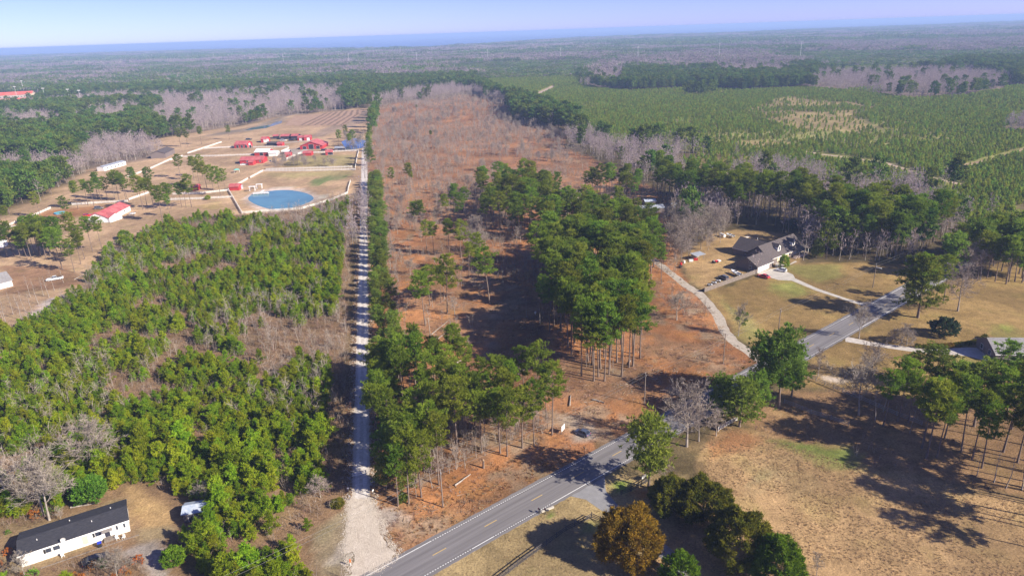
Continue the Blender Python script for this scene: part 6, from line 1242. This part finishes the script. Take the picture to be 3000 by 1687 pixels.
for k, (x, y, m) in enumerate(((1482,982,'p_black'), (1527,985,'p_black'))):
    o = empty('mailbox', at('C', x, y), HW_ANG+PI/2, 'black mailbox on a post beside the highway' , 'mailbox', 'mailboxes on the verge'); MB().box(-0.06, 0.06, -0.06, 0.06, 0, 1.05).build('post', MT['wood_dark'], o)
    mb = MB(); rs = []
    for xx in (-0.3, 0.3): rs.append([(xx, -0.13, 1.05), (xx, 0.13, 1.05)] + [(xx, 0.13*math.cos(t*PI/6), 1.22+0.13*math.sin(t*PI/6)) for t in range(0, 7)])
    mb.loft(rs).build('box', MT[m], o); MB().box(0.05, 0.09, 0.135, 0.155, 1.15, 1.4).build('flag', MT['redlamp'], o)
a = at('C', 1490, 975); b = at('C', 1590, 935); cv = empty('culvert_headwall', a, ang2(a, b), 'low pale concrete headwall beside the highway', 'headwall'); MB().box(0, (b-a).length, -0.2, 0.2, 0, 0.35).build('wall', MT['concrete'], cv); MB().tube(((b-a).length/2, -0.3, 0.05), ((b-a).length/2, -0.19, 0.05), 0.3, 0.3, 12).build('pipe', MT['dark'], cv)
pb = at('C', 762, 932); pbs = [pb + Ud*62.6*k for k in (-1, 0, 1, 2, 3, 4)]; ptops = []
plabels = ['utility pole out along the highway beyond the mobile home', 'utility pole on the verge in front of the roadside grove', 'utility pole in the orange clearing near the slate blue car', 'utility pole at the foot of the house lawn', 'utility pole on the lawn right of the concrete drive', 'utility pole among the pines at the highway bend']
for q, lb in zip(pbs, plabels):
    o = empty('utility_pole', q, HW_ANG, lb, 'utility pole', ); MB().tube((0,0,0), (0,0,9.0), 0.15, 0.10, 8).build('pole', MT['pole'], o)
    MB().tube((0,0,9.0), (0,0,9.35), 0.05, 0.05, 6).build('insulator', MT['steel'], o); MB().tube((0,-0.14,8.2), (0,-0.14,8.75), 0.05, 0.05, 6).build('bracket', MT['steel'], o)
    if lb.endswith('drive'): MB().box(-0.15, 0.15, -1.6, -0.1, 7.9, 8.0).build('lamp_arm', MT['steel'], o); MB().box(-0.2, 0.2, -2.0, -1.4, 7.82, 7.98).build('lamp', MT['lamp'], o)
for nm, z, off, lab in (('power_line', 9.33, 0.0, 'upper power line strung between the highway poles'), ('power_line', 8.2, -0.16, 'lower power line strung between the highway poles')):
    root = empty(nm, pbs[1], 0, lab, 'power line')
    for a, b in zip(pbs, pbs[1:]):
        mb = MB(); pr = None
        for k in range(13):
            t = k/12; p_ = a.lerp(b, t) + Vd*off*-1 + Vector((0, 0, z-1.1*4*t*(1-t))) - pbs[1]
            if pr is not None: mb.tube(pr, p_, 0.014, 0.014, 4, caps=False)
            pr = p_
        mb.build('wire', MT['wire'], root)
o = empty('utility_pole', at('Q', 305, 1300), 0.3, 'utility pole beside the gravel lane below the stand', 'utility pole'); MB().tube((0,0,0), (0,0,9.5), 0.15, 0.10, 8).build('pole', MT['pole'], o); MB().box(-0.9, 0.9, -0.06, 0.06, 8.8, 8.95).build('crossarm', MT['pole'], o)
o = empty('utility_pole', at('G', 690, 330), 0.3, 'utility pole leaning behind the long white trailer home', 'utility pole'); MB().tube((0,0,0), (-0.6,0,11), 0.18, 0.12, 8).build('pole', MT['pole'], o); MB().box(-1.4, 0.4, -0.06, 0.06, 10.2, 10.35).build('crossarm', MT['pole'], o)
# fallen logs
for k, (c, x0, y0, x1, y1, lab) in enumerate((('M',680,1085,800,985,'long pale fallen pine log in the rust clearing'), ('M',705,1140,780,1075,'short fallen log below the long one in the clearing'), ('M',870,1300,935,1265,'cut log lying inside the roadside grove'), ('L',560,670,760,560,'fallen grey trunk at the edge of the bare yard'), ('C',850,775,965,690,'grey log lying on the verge before the grove'), ('C',1710,180,1720,100,'crooked dead branch in the orange clearing'), ('M',2170,1310,2180,1280,'pale cut log at the front of the big stand'), ('Q',1010,330,1080,330,'pale log in the shade of the pine belt'), ('C',1880,130,1970,155,'grey slash log above the slate blue car'), ('B',530,940,740,905,'weathered log pile behind the mobile home'))):
    a = at(c, x0, y0); b = at(c, x1, y1); o = empty('fallen_log', a, ang2(a, b), lab, 'log'); L = (b-a).length; r = 0.16 if L > 6 else 0.2
    mb = MB(); n = 5; rg = random.Random(k); pr = Vector((0,0,r))
    for j in range(1, n+1):
        p_ = Vector((L*j/n, rg.uniform(-0.12, 0.12), r)); mb.tube(pr, p_, r*(1.1-0.5*(j-1)/n), r*(1.1-0.5*j/n), 7, caps=False); pr = p_
    mb.build('stem', MT['bark_grey'], o, smooth=True); MB().tube((-0.02,0,r), (0.0,0,r), r*1.05, r*1.05, 7).build('cut_end', MT['cutwood'], o)
st = empty('tree_stump', at('C', 1065, 640), 0.3, 'broken pale stump standing on the verge before the grove', 'stump'); MB().tube((0,0,0), (0.05,0,2.0), 0.28, 0.2, 8).build('stem', MT['bark'], st); MB().tube((0.05,0,2.0), (0.1,0,2.5), 0.2, 0.02, 5).build('splinter', MT['cutwood'], st)
# woody litter over the clearing
def chip(seed, m):
    rg = np.random.default_rng(seed); n = 6; c = rg.normal(size=(n, 3))*0.5; c[:, 2] = 0.03+np.abs(c[:, 2])*0.1; d = unit(rg.normal(size=(n, 3))*np.array([1, 1, 0.12])); return leaf_mesh('litter', blades(c, d, 0.5+1.2*rg.random(n), 0.12, rg), m, rg)
C_LIT = sources('litter', [chip(700+i, m) for i, m in enumerate((MT['dry'], MT['twig'], MT['dryrust'], MT['twig_brown']))])
x, y = dens(cut, 4.5, 91); rng = np.random.default_rng(92); k = (fbm(x, y, 9, 93) > 0.45) & (x-gx(y) > 4) & (y < 420)
scatter('woody_litter', 'broken branches and pine straw strewn over the clearing', 'litter', C_LIT, 4, x[k], y[k], 0.5+0.9*rng.random(k.sum()), 30)
# ------------------------------------------------------------ the air
hb = MB().box(-40500, 40500, -40500, 40500, -1.2, 96.0)
hm = bpy.data.materials.new('haze_air'); hm.use_nodes = True; t = hm.node_tree
for n_ in list(t.nodes): t.nodes.remove(n_)
ho = nn(t, 'ShaderNodeOutputMaterial'); hv = nn(t, 'ShaderNodeVolumePrincipled'); hv.inputs['Color'].default_value = (0.46, 0.64, 1.0, 1); hv.inputs['Density'].default_value = 0.00016; hv.inputs['Anisotropy'].default_value = 0.0
t.links.new(hv.outputs[0], ho.inputs['Volume'])
tag(hb.build('haze', hm), 'pale blue winter haze over the distant forest', 'haze', kind='stuff')
